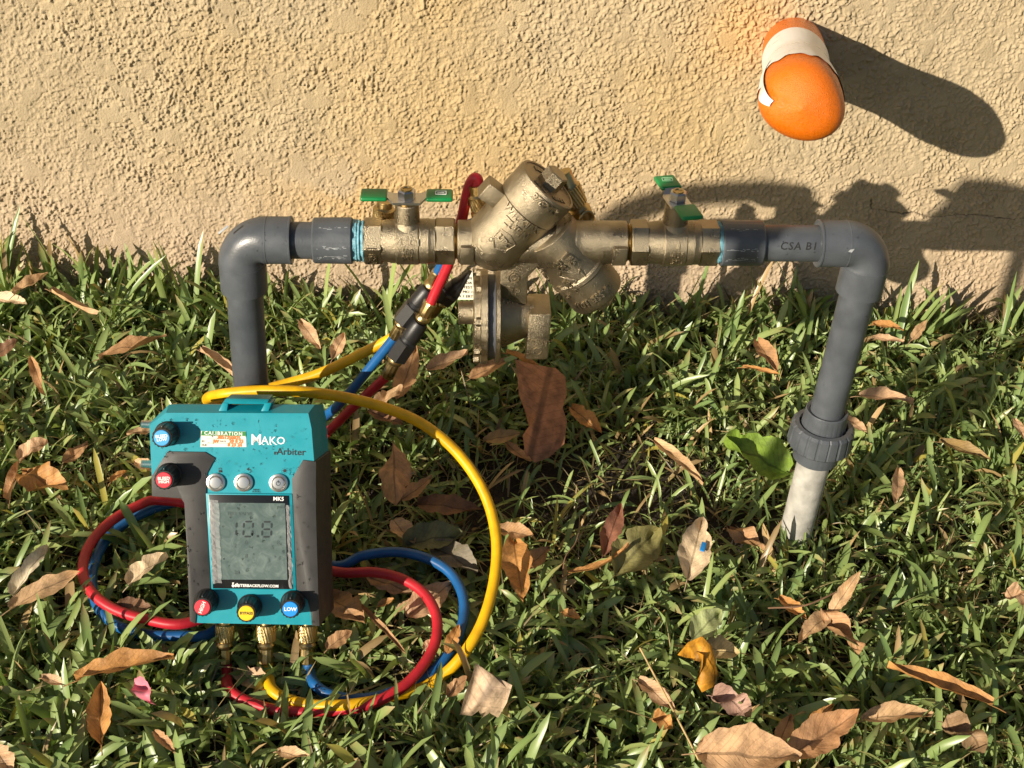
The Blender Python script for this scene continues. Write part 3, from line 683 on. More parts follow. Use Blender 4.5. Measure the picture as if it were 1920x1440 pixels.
# ---- test cocks behind the body
def knurl(mb, p, ax, L, r, n=40, rows=14, tw=5.):
    pr = [(L * k / rows, r) for k in range(rows + 1)]
    mb.lathe(p, ax, [(0, r * .90)] + [(L * (.04 + .92 * k / rows), r) for k in range(rows + 1)] + [(L, r * .90)], n * 2,
             rfun=lambda th, t: 1 + .028 * math.sin(22 * th + t / L * tw * 2) if .03 * L < t < .97 * L else 1)
def test_cock(p, q, cap):
    e = bpy.data.objects.new('test_cock', None); COL.objects.link(e); e.parent = rig; e.location = tuple(p - np.array(rig.location)); d = unit(q - p); L = np.linalg.norm(q - p)
    MB().lathe(p, d, [(0, .0105), (L * .30, .0105), (L * .34, .0085), (L * .40, .0085)], 28).build('body', M['brass'], e)
    m = MB(); knurl(m, p + d * L * .38, d, L * .36, .0098); m.build('swivel_nut', M['brass'], e, smooth=20)
    MB().lathe(p, d, [(L * .74, .0090), (L * .78, .0075), (L, .0072), (L, .004)], 24).build('nozzle', M['brass'], e)
    sl_ = MB(); sl_.lathe(p + d * L * .18, unit(V(.35, -1, .25)), [(0, .0072), (.013, .0072), (.0135, .006), (.0125, .0045), (.010, .004)], 20); sl_.build('screw_slot', M['brass'], e)
test_cock(at_y(908, 418, .038), at_y(893, 346, .040), True)
test_cock(at_y(1098, 420, .030), at_y(1056, 322, .032), False)
test_cock(at_y(716, 428, .030), at_y(722, 376, .030), False)

# ---------------------------------------------------------------- unseen box and curved arm added left of the camera to shade the wall
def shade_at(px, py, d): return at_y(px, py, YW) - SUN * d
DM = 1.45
pb = shade_at(1938, 400, DM); sbx = thing('shade_box', 'unseen grey box on a thin post added to shade the wall at right', 'shade_box', (pb[0], pb[1], 0))
MB().prism([shade_at(*p, DM) for p in ((1735, 402), (1766, 380), (1784, 352), (1806, 332), (1860, 334), (1900, 342), (1945, 354), (1948, 436), (1735, 428))], (0, -.010, 0), .002).build('box', M['pvc'], sbx)
MB().cyl((pb[0], pb[1], 0), pb, .010).build('post', M['pvc'], sbx)
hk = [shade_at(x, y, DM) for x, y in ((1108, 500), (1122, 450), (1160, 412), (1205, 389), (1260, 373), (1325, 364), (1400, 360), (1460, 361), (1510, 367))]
hook = thing('shade_arch', 'unseen curved grey arm added to cast the arched shade behind the right valve', 'shade arch', (hk[0][0], hk[0][1], 0))
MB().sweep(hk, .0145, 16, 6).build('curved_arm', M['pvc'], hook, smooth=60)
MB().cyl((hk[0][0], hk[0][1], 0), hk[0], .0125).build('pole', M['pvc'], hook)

# ---------------------------------------------------------------- test gauge
TAU = rad(28); G0 = at_z(485, 1172, .068); FU = V(1, 0, 0); FV = V(0, math.sin(TAU), math.cos(TAU)); FN = V(0, -math.cos(TAU), math.sin(TAU))
def FPT(px, py):
    r = ray(px, py); t = ((G0 - CP) @ FN) / (r @ FN); return CP + r * t
gauge = thing('test_gauge', 'teal and charcoal digital backflow test gauge leaning on the grass', 'test gauge', G0 - V(0, 0, .03))
DEP = .058
front = [(311, 774), (578, 775), (584, 803), (589, 866), (589, 960), (593, 1106), (596, 1172), (370, 1168), (358, 1162), (352, 1020), (347.5, 941), (341, 932.5), (287, 928), (285, 905), (280, 797)]
fp3 = [FPT(*p) for p in front]
inset = [p - FN * .0 for p in fp3]
# body: bevelled front, sides drawn back a little wider
cen = sum(fp3) / len(fp3)
bmv = MB(); outer = [p + (p - cen) * .012 - FN * .006 for p in fp3]; back = [p - FN * DEP + FU * (.008 if (p - cen) @ FU > 0 else 0) for p in fp3]
n_ = len(fp3); vs = fp3 + outer + back; fs = [tuple(range(n_)), tuple(range(3 * n_ - 1, 2 * n_ - 1, -1))]
# the top front edge is a broad chamfer
ch = [p for p in outer]
for i in (0, 1): ch[i] = fp3[i] - FN * .014 + FV * .0055
for i in (1, 2): ch[i] = ch[i] + FU * .004 - FN * .004
vs = fp3 + ch + back
for i in range(n_):
    j = (i + 1) % n_; fs += [(i, n_ + i, n_ + j, j), (n_ + i, 2 * n_ + i, 2 * n_ + j, n_ + j)]
bmv.add(vs, fs); shell = bmv.build('shell', M['teal'], gauge, smooth=20)
def plate(pts, name, m, parent, h=.0012, d=.0, bev=.0004, side=0.):
    P = [FPT(*p) + FN * h for p in pts]; return MB().prism(P, -FN * (h + d) + FU * side, bev).build(name, m, parent, smooth=25)
# charcoal bumpers, a millimetre proud of the shell and running back along its sides
lb = [(315, 846), (385, 847), (404, 858.5), (389, 887), (387, 928), (391, 1010), (396, 1103), (377, 1105), (370, 1133), (367, 1169), (356.5, 1164), (350.5, 1020), (346, 943), (340, 934), (285.5, 930), (284.5, 893), (308, 856)]
plate(lb, 'bumper', M['dark'], gauge, .0014, .040)
rb = [(568, 862), (593, 865), (593, 960), (597, 1106), (599.5, 1173.5), (584.5, 1172), (583, 1150), (577, 1126), (561, 1107), (555, 1104), (551, 1010), (548.5, 928), (547.5, 897)]
plate(rb, 'bumper', M['dark'], gauge, .0014, .054, side=.0085)
# carrying handle at the top edge
hp = MB()
def gp(px, py, dz): return FPT(px, py) + FN * dz
for a, b in (((407, 775), (424, 775)), ((487, 775), (502, 775))):
    x0 = a[0]; x1 = b[0]
    hp.prism([gp(x0, 774, -.004), gp(x1, 774, -.004), gp(x1 - 2 + (4 if x0 < 450 else 8), 757, -.006), gp(x0 + 8, 757, -.006)], -FN * .030, .0008)
hp.prism([gp(414, 759, -.006), gp(500, 760, -.006), gp(502, 751, -.010), gp(420, 750, -.010)], -FN * .030, .0008)
hp.build('carry_handle', M['teal'], gauge, smooth=25)
# screen
strip = plate([(386.5, 924), (548.5, 925.5), (556, 1106), (397, 1104)], 'screen_frame', M['teal'], gauge, .0021, 0, .0006)
bz = plate([(392, 926.5), (542.5, 928), (549.8, 1103.5), (400, 1102)], 'bezel', M['bezel'], gauge, .0026, 0, .0003)
lc = plate([(402, 941), (535, 942.5), (539.5, 1085.5), (409.5, 1085)], 'display', M['lcd'], gauge, .0029, 0, 0)
def fdirs(px, py):
    c = FPT(px, py); return c
sg = MB()
def seg_poly(pts, h=.0032): sg.prism([FPT(*p) + FN * h for p in pts], -FN * .0002)
def digit(cx, cy, hw, hh, on, th=3.4):
    sk = lambda x, y: (cx + x + (-y) * .05, cy + y)
    S = {'a': ((-hw, -hh), (hw, -hh)), 'g': ((-hw, 0), (hw, 0)), 'd': ((-hw, hh), (hw, hh)), 'f': ((-hw, -hh), (-hw, 0)), 'b': ((hw, -hh), (hw, 0)), 'e': ((-hw, 0), (-hw, hh)), 'c': ((hw, 0), (hw, hh))}
    for k in on:
        (x0, y0), (x1, y1) = S[k]; l = math.hypot(x1 - x0, y1 - y0); dx, dy = (x1 - x0) / l, (y1 - y0) / l; g_ = 2.0; t_ = th / 2
        p = [(x0 + dx * g_, y0 + dy * g_), (x0 + dx * (g_ + t_) - dy * t_, y0 + dy * (g_ + t_) + dx * t_), (x1 - dx * (g_ + t_) - dy * t_, y1 - dy * (g_ + t_) + dx * t_), (x1 - dx * g_, y1 - dy * g_), (x1 - dx * (g_ + t_) + dy * t_, y1 - dy * (g_ + t_) - dx * t_), (x0 + dx * (g_ + t_) + dy * t_, y0 + dy * (g_ + t_) - dx * t_)]
        seg_poly([sk(*q) for q in p])
digit(436, 990, 8, 14, 'bc'); digit(466, 990.5, 8.5, 14, 'abcdef'); digit(501, 991, 8.5, 14, 'abcdefg')
seg_poly([(482, 1002), (486, 1002), (486, 1006), (482, 1006)])
sg.build('reading', M['seg'], lc, smooth=0)
ft = MB()
def facetext(mb, body, px_h, px, py, h, **k):
    k.setdefault('depth', .0001); c = FPT(px, py); flat_text(mb, body, px_h / 2080., c, FU, FV, FN, lift=h, **k)
for s_, x, y in (('2', 442, 1022), ('0', 462, 1016), ('5', 512, 1025), ('8', 522, 1016), ('8', 463, 1041), ('3', 505, 1050), ('6', 525, 1045), ('0', 464, 1068), ('28', 445, 1072), ('psid', 527, 949), ('TEST VALVE', 450, 962)):
    facetext(ft, s_, 11 if len(s_) < 3 else 9, x, y, .0031)
ft.build('faint_characters', M['segfaint'], lc, smooth=0)
q = random.Random(3)                                            # lifted protective film along both sides of the display
for xl, xr, y0, y1, ex in ((394, 407, 935, 1092, 4), (537, 545, 945, 1100, 0)):
    rows = 34; vs = []; fm = MB()
    for i in range(rows + 1):
        t = i / rows; y = y0 + (y1 - y0) * t
        for k in range(4):
            x = xl + (xr - xl) * k / 3 + 6 * t + q.uniform(-1.2, 1.2) + (ex if k == 3 else 0)
            vs.append(FPT(x, y + q.uniform(-1.5, 1.5)) + FN * (.0036 + q.random() * (.0016 if k in (1, 2) else .0006)))
    fm.add(vs, [(i * 4 + k, i * 4 + k + 1, i * 4 + k + 5, i * 4 + k + 4) for i in range(rows) for k in range(3)])
    fm.build('screen_film', M['film'], gauge, smooth=0)
# printing on the shell
wt = nb('brand_lettering'); facetext(wt, 'M', 27, 480.5, 824.5, .0002, bold=.0001); facetext(wt, 'AKO', 20, 512.5, 826.5, .0002, bold=.0001, spacing=1.08)
for x, y in ((473.5, 833), (487, 833), (494, 833), (503, 833), (508, 833), (518, 833)): wt.prism([FPT(x - 1.8, y) + FN * .0003, FPT(x + 1.8, y) + FN * .0003, FPT(x + 1.8, y + 1.1) + FN * .0003, FPT(x - 1.8, y + 1.1) + FN * .0003], -FN * .0002)
facetext(nb('model_lettering'), 'MK5', 10.5, 523, 934.5, .0027, bold=.0001); wt = nb('web_lettering'); facetext(wt, 'A', 11, 445.5, 1096, .0027, bold=.0001); facetext(wt, 'RBITERBACKFLOW.COM', 7.4, 482, 1097, .0027, bold=.0001)
nb('flame_logo').prism([FPT(*p) + FN * .0028 for p in ((436, 1091), (440, 1090.5), (438, 1094), (441.5, 1097), (438, 1100), (435, 1097), (437, 1094))], -FN * .0001)
build_nb(M['white'], gauge)
bt = nb('maker_lettering'); facetext(bt, 'Arbiter', 18, 546, 847.5, .0002, bold=.0001); facetext(bt, 'BY', 7.5, 518, 850, .0002, bold=.0001)
facetext(nb('button_lettering'), 'MENU\nSCROLL', 4.6, 481, 920, .0002)
def face_ring(mb, px, py, r0, r1, h=.0002, a0=0., a1=2 * math.pi, n=20):
    c = FPT(px, py) + FN * (h + .0001); vs = []
    for k in range(n + 1):
        a = a0 + (a1 - a0) * k / n; d = FU * math.cos(a) + FV * math.sin(a); vs += [c + d * r0, c + d * r1]
    mb.add(vs, [(2 * k, 2 * k + 1, 2 * k + 3, 2 * k + 2) for k in range(n)])
bt = nb('lock_symbol'); face_ring(bt, 413, 880, .0010, .0016, a0=0, a1=math.pi); bt.prism([FPT(*p) + FN * .0003 for p in ((410, 881), (416.5, 881), (416.5, 886), (410, 886))], -FN * .0001)
bt = nb('return_symbol'); face_ring(bt, 467.5, 883, .0012, .0018, a0=-1.6, a1=1.6); bt.prism([FPT(*p) + FN * .0003 for p in ((462, 879.5), (467, 876), (467, 883))], -FN * .0001)
bt = nb('light_symbol'); face_ring(bt, 534, 882.5, 0.0002, .0015)
for k in range(8):
    a = k * math.pi / 4; c = FPT(534, 882.5) + FN * .0003; d = FU * math.cos(a) + FV * math.sin(a); e = FU * -math.sin(a) + FV * math.cos(a)
    bt.add([c + d * .0021 - e * .0002, c + d * .0028 - e * .0002, c + d * .0028 + e * .0002, c + d * .0021 + e * .0002], [(0, 1, 2, 3)])
facetext(nb('mark_lettering'), 'UL', 6, 588, 1165, .0016)
build_nb(M['ink'], gauge)
# calibration sticker
stk = plate([(377, 808), (461, 809), (462, 838), (376, 838)], 'calibration_sticker', M['sticker'], gauge, .0003, 0, 0)
plate([(379, 808.2), (461, 809.2), (461.5, 817.5), (377, 816.5)], 'sticker_header', M['st_green'], stk, .0005, 0, 0)
s1 = MB(); facetext(s1, 'CALIBRATION', 9.2, 419, 812.8, .0006, spacing=1.25, bold=.0001); s1.build('sticker_lettering', M['white'], stk, smooth=0)
s2 = MB(); facetext(s2, 'BY', 5, 381, 827.5, .0005); facetext(s2, 'DATE', 4.6, 418, 827.5, .0005); facetext(s2, 'DUE', 5, 383, 834.5, .0005)
for y in (822.5, 830.5): s2.prism([FPT(388, y) + FN * .0005, FPT(459, y + .6) + FN * .0005, FPT(459, y + 1.0) + FN * .0005, FPT(388, y + .4) + FN * .0005], -FN * .0001)
s2.build('sticker_lines', M['ink'], stk, smooth=0)
s3 = MB(); facetext(s3, '3051250025', 8.6, 429, 820.5, .0006, bold=.0002); facetext(s3, '20 8 23', 8.6, 443, 827.5, .0006, bold=.0002); facetext(s3, '8 23 24', 8.6, 440, 834.3, .0006, bold=.0002); facetext(s3, 'JW', 8, 405, 827.5, .0006, bold=.0002)
s3.build('handwriting', M['st_orange'], stk, smooth=0)
# buttons
for px, py, icon in ((405, 904, 0), (457, 904, 1), (522.5, 905, 2)):
    c = FPT(px, py); e = MB().lathe(c, FN, [(-.001, .0084), (.0012, .0086), (.0022, .0082), (.0026, .0066), (.0018, .0061), (.0016, .0058)], 40, cap=False).build('button', M['silver'], gauge, smooth=30)
    MB().lathe(c, FN, [(.0010, .0057), (.0026, .0056), (.0032, .0050), (.0034, .0030), (.0034, .0002)], 32).build('button_face', M['silver'], e, smooth=30)
    if icon == 2:
        k = MB(); k.lathe(c, FN, [(.0034, .0021), (.0036, .0021), (.0036, .0016), (.0034, .0016)], 24, cap=False); k.box(c + FN * .0036 + FV * .0016, (FU, FV, FN), (.0003, .0012, .0002)); k.build('power_symbol', M['seg'], e, smooth=0)
# knobs: the cap centre is where the photograph shows the coloured disc
def knob(px, py, L, mcap, txt, size, mtxt, rot=0., label=None):
    d0 = FPT(px, py); r_ = ray(px, py); t_ = ((G0 + FN * L - CP) @ FN) / (r_ @ FN); cap = CP + r_ * t_; b = cap - FN * L
    kb = MB().lathe(b, FN, [(.0005, .0112), (.003, .0112), (.004, .0104), (L - .005, .0092), (L - .0015, .0088), (L - .0004, .0080)], 96, rfun=lambda th, t: 1 + (.035 * math.cos(16 * th) if .004 < t < L - .001 else 0)).build('knob', M['black'], gauge, smooth=30)
    if label: kb['label'] = label
    MB().box(b + FN * (L * .5 + .002) + FV * .0098, (FU, FV, FN), (.0006, .0008, L * .42), .0002).build('pointer_rib', M['seg'], kb)
    MB().lathe(b, FN, [(L - .0012, .0069), (L + .0004, .0069), (L + .0008, .0064), (L + .0008, .0002)], 40).build('cap_disc', mcap, kb, smooth=30)
    t = MB(); ca, sa = math.cos(rot), math.sin(rot); flat_text(t, txt, size, cap, FU * ca + FV * sa, FV * ca - FU * sa, FN, .0001, .0009, bold=.0001); t.build('cap_lettering', mtxt, kb, smooth=0)
knob(303.5, 821, .024, M['cap_lblue'], 'BLEED\nLOW', .0038, M['white'], .1, 'knob with light blue cap reading bleed low')
knob(307.5, 900, .024, M['cap_red'], 'BLEED\nHIGH', .0038, M['white'], .05, 'knob with red cap reading bleed high')
knob(379.5, 1138.5, .022, M['cap_red'], 'HIGH', .0046, M['white'], rad(70), 'knob with red cap and sideways lettering')
knob(462, 1149.5, .022, M['cap_yellow'], 'BYPASS', .0036, M['ink'], 0, 'knob with yellow cap reading bypass')
knob(544.5, 1142, .022, M['cap_blue'], 'LOW', .0048, M['white'], 0, 'knob with blue cap reading low')
# bleed ports on the left side
for y in (803, 879):
    p = FPT(281, y) - FN * .022; th_ = MB(); th_.lathe(p + FU * .004, -FU, [(k * .0007, .0032 + (.0006 if k % 2 else 0)) for k in range(24)], 20); th_.build('bleed_port', M['silver'], gauge)
# three ports below
ports = []
for px in (413, 492, 572):
    p = FPT(px, 1171) - FN * .026; d = -FV; e = MB().lathe(p + FV * .004, d, [(0, .0070), (.006, .0070), (.0062, .0058), (.012, .0058)], 28).build('port', M['brass'], gauge); ports.append((p, d))
    m = MB(); knurl(m, p + d * .0075, d, .0165, .0088); m.build('swivel_nut', M['brass'], e, smooth=20)
# water beads
wd = MB(); q = random.Random(11)
def bead(c, n, r):
    a, s_, u_ = frame(n); k = 8; vs = [c + n * r * .55]; fs = []
    for j, (rr, h) in enumerate(((.62, .42), (1., 0.))):
        for i in range(k): th = 2 * math.pi * i / k; vs.append(c + (s_ * math.cos(th) + u_ * math.sin(th)) * r * rr + n * r * h)
    fs = [(0, 1 + i, 1 + (i + 1) % k) for i in range(k)] + [(1 + i, 1 + k + i, 1 + k + (i + 1) % k, 1 + (i + 1) % k) for i in range(k)]
    wd.add(vs, fs)
for i in range(430):
    zone = q.random()
    if zone < .72: x, y, h = q.uniform(300, 576), q.uniform(782, 898), .0
    elif zone < .88: x, y, h = q.choice([q.uniform(352, 384), q.uniform(556, 584)]), q.uniform(925, 1100), .0014
    else: x, y, h = q.uniform(405, 538), q.uniform(945, 1082), .0030
    if zone < .72 and (q.random() > .35 + .65 * (abs(math.sin(x * .043) * math.sin(y * .09 + 1)))): continue
    if zone < .72 and x < 400 and y > 845: h = .0014
    bead(FPT(x, y) + FN * h, FN, q.choice([.0004, .0005, .0007, .0009, .0013]) * q.uniform(.8, 1.2))
o = wd.build('water_droplets', M['water'], gauge, smooth=80); o['kind'] = 'stuff'

# ---------------------------------------------------------------- hoses
def pt(p):
    px, py, k, v = p; return at_y(px, py, v) if k == 'y' else at_z(px, py, v)
HOSES = []
def ferrule(p, q, parent, r=.0068, name='ferrule'):
    p = np.asarray(p); q = np.asarray(q); L = np.linalg.norm(q - p); d = (q - p) / L
    return MB().lathe(p, d, [(0, r * .86), (L * .05, r), (L * .16, r * 1.18), (L * .26, r * 1.12), (L * .34, r * .92), (L * .94, r * .96), (L, r * .84)], 40, rfun=lambda th, t: 1 + (.06 * math.cos(10 * th) if t > L * .36 else 0)).build(name, M['brass'], parent, smooth=30)
def hose(name, label, m, pts, r=.0051, n=16):
    P = [np.asarray(p, float) if len(p) == 3 else pt(p) for p in pts]; c = P[len(P) // 2]
    e = thing(name, label, 'hose', (c[0], c[1], 0), None)
    MB().sweep(P, r, n, 7).build('tube', m, e, smooth=80, uv=True); HOSES.append(catmull(P, 6)); return e, P
def port_pt(i, t): p, d = ports[i]; return p + d * t
Z = 'z'; Y = 'y'
def coupler(p, q, parent, r=.0098):
    """black quick coupler: hexagonal half and round half"""
    p = np.asarray(p); q = np.asarray(q); L = np.linalg.norm(q - p); d = (q - p) / L
    e = MB().hexa(p, p + d * L * .50, r * 1.14, .0012).build('quick_coupler', M['black'], parent, smooth=25)
    MB().lathe(p, d, [(L * .48, r * .86), (L * .52, r * .98), (L * .57, r * .84), (L * .60, r * .98), (L * .93, r * .90), (L, r * .7)], 32).build('coupler_sleeve', M['black'], e, smooth=30)
    return e
# red
eR, PR = hose('red_hose', 'red rubber hose coiled round the gauge from its high port', M['h_red'],
    [port_pt(0, .040), port_pt(0, .050) + V(.003, -.004, 0), (428, 1290, Z, .020), (465, 1316, Z, .022), (530, 1333, Z, .022), (620, 1333, Z, .024), (700, 1318, Z, .030), (768, 1277, Z, .034), (812, 1215, Z, .040), (819, 1160, Z, .045), (797, 1115, Z, .048), (755, 1086, Z, .046), (700, 1073, Z, .042), (630, 1072, Z, .036), (520, 1040, Z, .030), (400, 960, Z, .034), (300, 938, Z, .046), (255, 950, Z, .050), (205, 980, Z, .050), (168, 1022, Z, .048), (155, 1068, Z, .046), (170, 1108, Z, .046), (210, 1140, Z, .046), (270, 1160, Z, .044), (350, 1168, Z, .042), (440, 1120, Z, .034), (530, 990, Z, .030), (585, 850, Z, .045), (640, 785, Y, .075), (690, 738, Y, .066), (727, 704, Y, .060)])
ferrule((port_pt(0, .024)), port_pt(0, .046), eR)
q0, q1, q2, q3, q4 = [at_y(*p) for p in ((726, 706, .060), (745, 668, .057), (789, 603, .054), (790, 602, .053), (809, 566, .051))]
ferrule(q1, q0, eR); coupler(q1 - unit(q2 - q1) * .002, q2, eR); ferrule(q3, q4, eR)
MB().sweep([at_y(*p) for p in ((807, 570, .051), (820, 540, .050), (840, 498, .046), (853, 455, .044), (866, 410, .044), (874, 372, .044), (881, 346, .043), (890, 334, .041), (896, 338, .040), (894, 350, .040))], .0051, 16, 6).build('short_tube', M['h_red'], eR, smooth=80, uv=True)
# blue
eB, PB = hose('blue_hose', 'blue rubber hose coiled with the red one from the low port', M['h_blue'],
    [port_pt(2, .040), port_pt(2, .050) + V(.003, -.004, 0), (588, 1280, Z, .022), (612, 1299, Z, .022), (655, 1310, Z, .022), (710, 1306, Z, .022), (770, 1283, Z, .024), (815, 1255, Z, .028), (848, 1215, Z, .034), (868, 1165, Z, .038), (867, 1115, Z, .042), (842, 1072, Z, .044), (795, 1045, Z, .044), (740, 1035, Z, .042), (680, 1042, Z, .038), (620, 1060, Z, .030), (500, 1000, Z, .030), (400, 940, Z, .030), (330, 942, Z, .034), (270, 962, Z, .034), (220, 992, Z, .032), (188, 1030, Z, .030), (172, 1080, Z, .030), (180, 1130, Z, .030), (215, 1170, Z, .030), (270, 1189, Z, .030), (340, 1192, Z, .030), (400, 1184, Z, .028), (470, 1100, Z, .028), (540, 930, Z, .035), (585, 810, Z, .060), (640, 754, Y, .085), (700, 682, Y, .074), (741, 631, Y, .066)])
ferrule((port_pt(2, .024)), port_pt(2, .046), eB)
q0, q1, q2, q3, q4 = [at_y(*p) for p in ((740, 633, .066), (757, 601, .064), (805, 541, .062), (807, 539, .062), (822, 510, .060))]
ferrule(q1, q0, eB); coupler(q1 - unit(q2 - q1) * .002, q2, eB); ferrule(q3, q4, eB)
MB().sweep([at_y(*p) for p in ((820, 513, .060), (834, 485, .056), (850, 450, .052), (872, 425, .050), (900, 415, .046))], .0051, 16, 6).build('short_tube', M['h_blue'], eB, smooth=80, uv=True)
# yellow
eY, PY = hose('yellow_hose', 'yellow rubber hose arching over the gauge from the bypass port', M['h_yellow'],
    [port_pt(1, .040), port_pt(1, .050) + V(.003, -.004, 0), (508, 1290, Z, .024), (535, 1310, Z, .024), (585, 1322, Z, .026), (650, 1322, Z, .030), (715, 1312, Z, .028), (775, 1294, Z, .022), (825, 1270, Z, .026), (868, 1228, Z, .040), (905, 1165, Z, .055), (927, 1085, Z, .070), (930, 1005, Z, .088), (908, 925, Z, .108), (860, 852, Z, .135), (795, 797, Z, .160), (720, 764, Z, .185), (640, 744, Z, .205), (560, 734, Y, -.030), (480, 733, Y, -.0295), (425, 738, Y, -.026), (392, 745, Y, -.005), (395, 752, Y, .030), (440, 745, Y, .055), (520, 724, Y, .075), (600, 700, Y, .085), (680, 662, Y, .092), (745, 628, Y, .090), (790, 600, Y, .088), (812, 585, Y, .084)], r=.0054)
ferrule((port_pt(1, .024)), port_pt(1, .046), eY)
q0, q1, q2, q3 = [at_y(*p) for p in ((808, 588, .084), (832, 560, .078), (862, 533, .070), (884, 512, .064))]
ferrule(q1, q0, eY); ck_ = coupler(q1, q2, eY); MB().lathe(q2, q3 - q2, [(0, .0085), (.004, .0060), (.010, .0050), (.020, .0040)], 24).build('coupler_tip', M['black'], ck_)

def hose_text(P, r, body, size, px, py, flip, parent):
    Q = catmull(P, 40); pj = np.array([[960 + FPX * ((q_ - CP) @ CR) / ((q_ - CP) @ CF), 720 - FPX * ((q_ - CP) @ CU) / ((q_ - CP) @ CF)] for q_ in Q])
    i0 = int(np.argmin(np.hypot(pj[:, 0] - px, pj[:, 1] - py))); Ls = np.concatenate([[0], np.cumsum(np.linalg.norm(np.diff(Q, axis=0), axis=1))]); sg_ = -1 if flip else 1
    vs, fs = text_geo(body, size, .0001); out = []
    for x, y, z in vs:
        s_ = Ls[i0] + sg_ * x; c = np.array([np.interp(s_, Ls, Q[:, k]) for k in range(3)]); c2 = np.array([np.interp(s_ + .001, Ls, Q[:, k]) for k in range(3)])
        t = unit(c2 - c) * sg_; v_ = CP - c; n = unit(v_ - t * (v_ @ t)); up = np.cross(n, t); out.append(c + (n * math.cos(y / r) + up * math.sin(y / r)) * (r + .00012 + z))
    mb = MB(); mb.add(out, fs); mb.build('hose_print', M['ink'], parent, smooth=0)
hose_text(PB, .0051, 'PSI. W.P. 400', .0052, 730, 1303, False, eB); hose_text(PB, .0051, 'CHG', .0052, 604, 1293, False, eB)
# wet specks left on the grey pipework
wd = MB(); q = random.Random(21)
for i in range(50):
    px = q.uniform(440, 545) if i % 2 else q.uniform(1440, 1600); r_ = .0216 if (px < 545 or px > 1536) else .0168; an = rad(q.uniform(-10, 80)); n = V(0, -math.cos(an), math.sin(an)); bead(A(px) + n * r_, n, q.uniform(.0003, .0008))
for i in range(30):
    c0, dn, t = (ELL, DN_L, q.uniform(.06, .17)) if i % 2 else (ELR, DN_R, q.uniform(.06, .20)); an = rad(q.uniform(-70, 50)); n = V(math.sin(an), -math.cos(an), 0); bead(c0 + dn * t + n * .0168, n, q.uniform(.0003, .0007))
o = wd.build('water_droplets', M['water'], rig, smooth=80); o['kind'] = 'stuff'

# ---------------------------------------------------------------- fallen leaves
LEAVES = []
def leaf(b, t, wd, roll, bend, cup, col, label, cat='leaf', name='fallen_leaf', pet=True, wav=.0, group='fallen leaves on the lawn', shape=.8, split=0.):
    """b, t: (px, py, height) of stalk end and tip; wd width in photo pixels; bend, cup as a share of length / width"""
    B = at_z(*b); T = at_z(*t); d = T - B; L = np.linalg.norm(d); d = d / L; up = V(0, -.25, 1); up = unit(up - d * (up @ d)); sd = np.cross(d, up)
    cr, sr = math.cos(rad(roll)), math.sin(rad(roll)); N = up * cr + sd * sr; S = sd * cr - up * sr; W = wd / 1.9 * MM / 2
    rr = random.Random(int(b[0] * 7 + b[1])); ns, nc = 20, 8; twist = rad(rr.uniform(-32, 32)); cup += rr.uniform(.05, .35) * (1 if cup > 0 else -1); wav += rr.uniform(.05, .16); n1_, n2_ = rr.uniform(.25, .9), rr.choice([-1, 1]); hook = rr.uniform(-.05, .16); vs = []; uv = []; fs = []; ph = rr.random() * 6
    for i in range(ns + 1):
        s = i / ns; wi = W * max(math.sin(math.pi * min(1, (s * .97 + .03) ** (.85 if shape < 1 else 1.1))), .0) ** shape * (1 + .05 * math.sin(s * 17 + ph))
        Sw = S * math.cos(twist * (s - .4)) + N * math.sin(twist * (s - .4)); Nw = N * math.cos(twist * (s - .4)) - S * math.sin(twist * (s - .4))
        for k in range(nc + 1):
            c = -1 + 2 * k / nc; cc_ = c * (1 - (.30 * math.exp(-((s - n1_) / .045) ** 2) if c * n2_ > 0 else 0) + .05 * math.sin(s * 41 + ph)); z = hook * L * s ** 3 + bend * L * math.sin(math.pi * s) + cup * W * (abs(c) ** 1.5) + wav * W * math.sin(s * 9 + ph + c * 2.2) + .06 * W * math.sin(s * 23 + c * 3 + ph)
            if split and s > .86: z += split * W * math.sin(c * 5)
            vs.append(d * L * s + Sw * wi * cc_ + Nw * z)
    w1 = nc + 1
    for i in range(ns):
        for k in range(nc):
            fs.append((i * w1 + k, i * w1 + k + 1, (i + 1) * w1 + k + 1, (i + 1) * w1 + k))
            uv += [(i / ns, k / nc), (i / ns, (k + 1) / nc), ((i + 1) / ns, (k + 1) / nc), ((i + 1) / ns, k / nc)]
    if pet:
        n0 = len(vs); r_ = .0006; st = -d * L * .14 + V(0, 0, -.004)
        for q_ in (np.zeros(3) + d * .004, st * .5, st):
            for a in range(4): vs.append(q_ + (S * math.cos(a * 1.5708) + N * math.sin(a * 1.5708)) * r_)
        for j in range(2):
            for a in range(4): a2 = (a + 1) % 4; fs.append((n0 + j * 4 + a, n0 + j * 4 + a2, n0 + j * 4 + 4 + a2, n0 + j * 4 + 4 + a)); uv += [(.5, .5)] * 4
    me = bpy.data.meshes.new(name); me.from_pydata([tuple(v) for v in vs], [], fs); l = me.uv_layers.new(name='UVMap'); l.data.foreach_set('uv', np.array(uv, np.float32).ravel())
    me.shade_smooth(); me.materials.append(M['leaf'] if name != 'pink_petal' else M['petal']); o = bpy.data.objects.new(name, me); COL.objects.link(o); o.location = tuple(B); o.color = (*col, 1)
    tag(o, label, cat, group); LEAVES.append((B, T, W)); return o
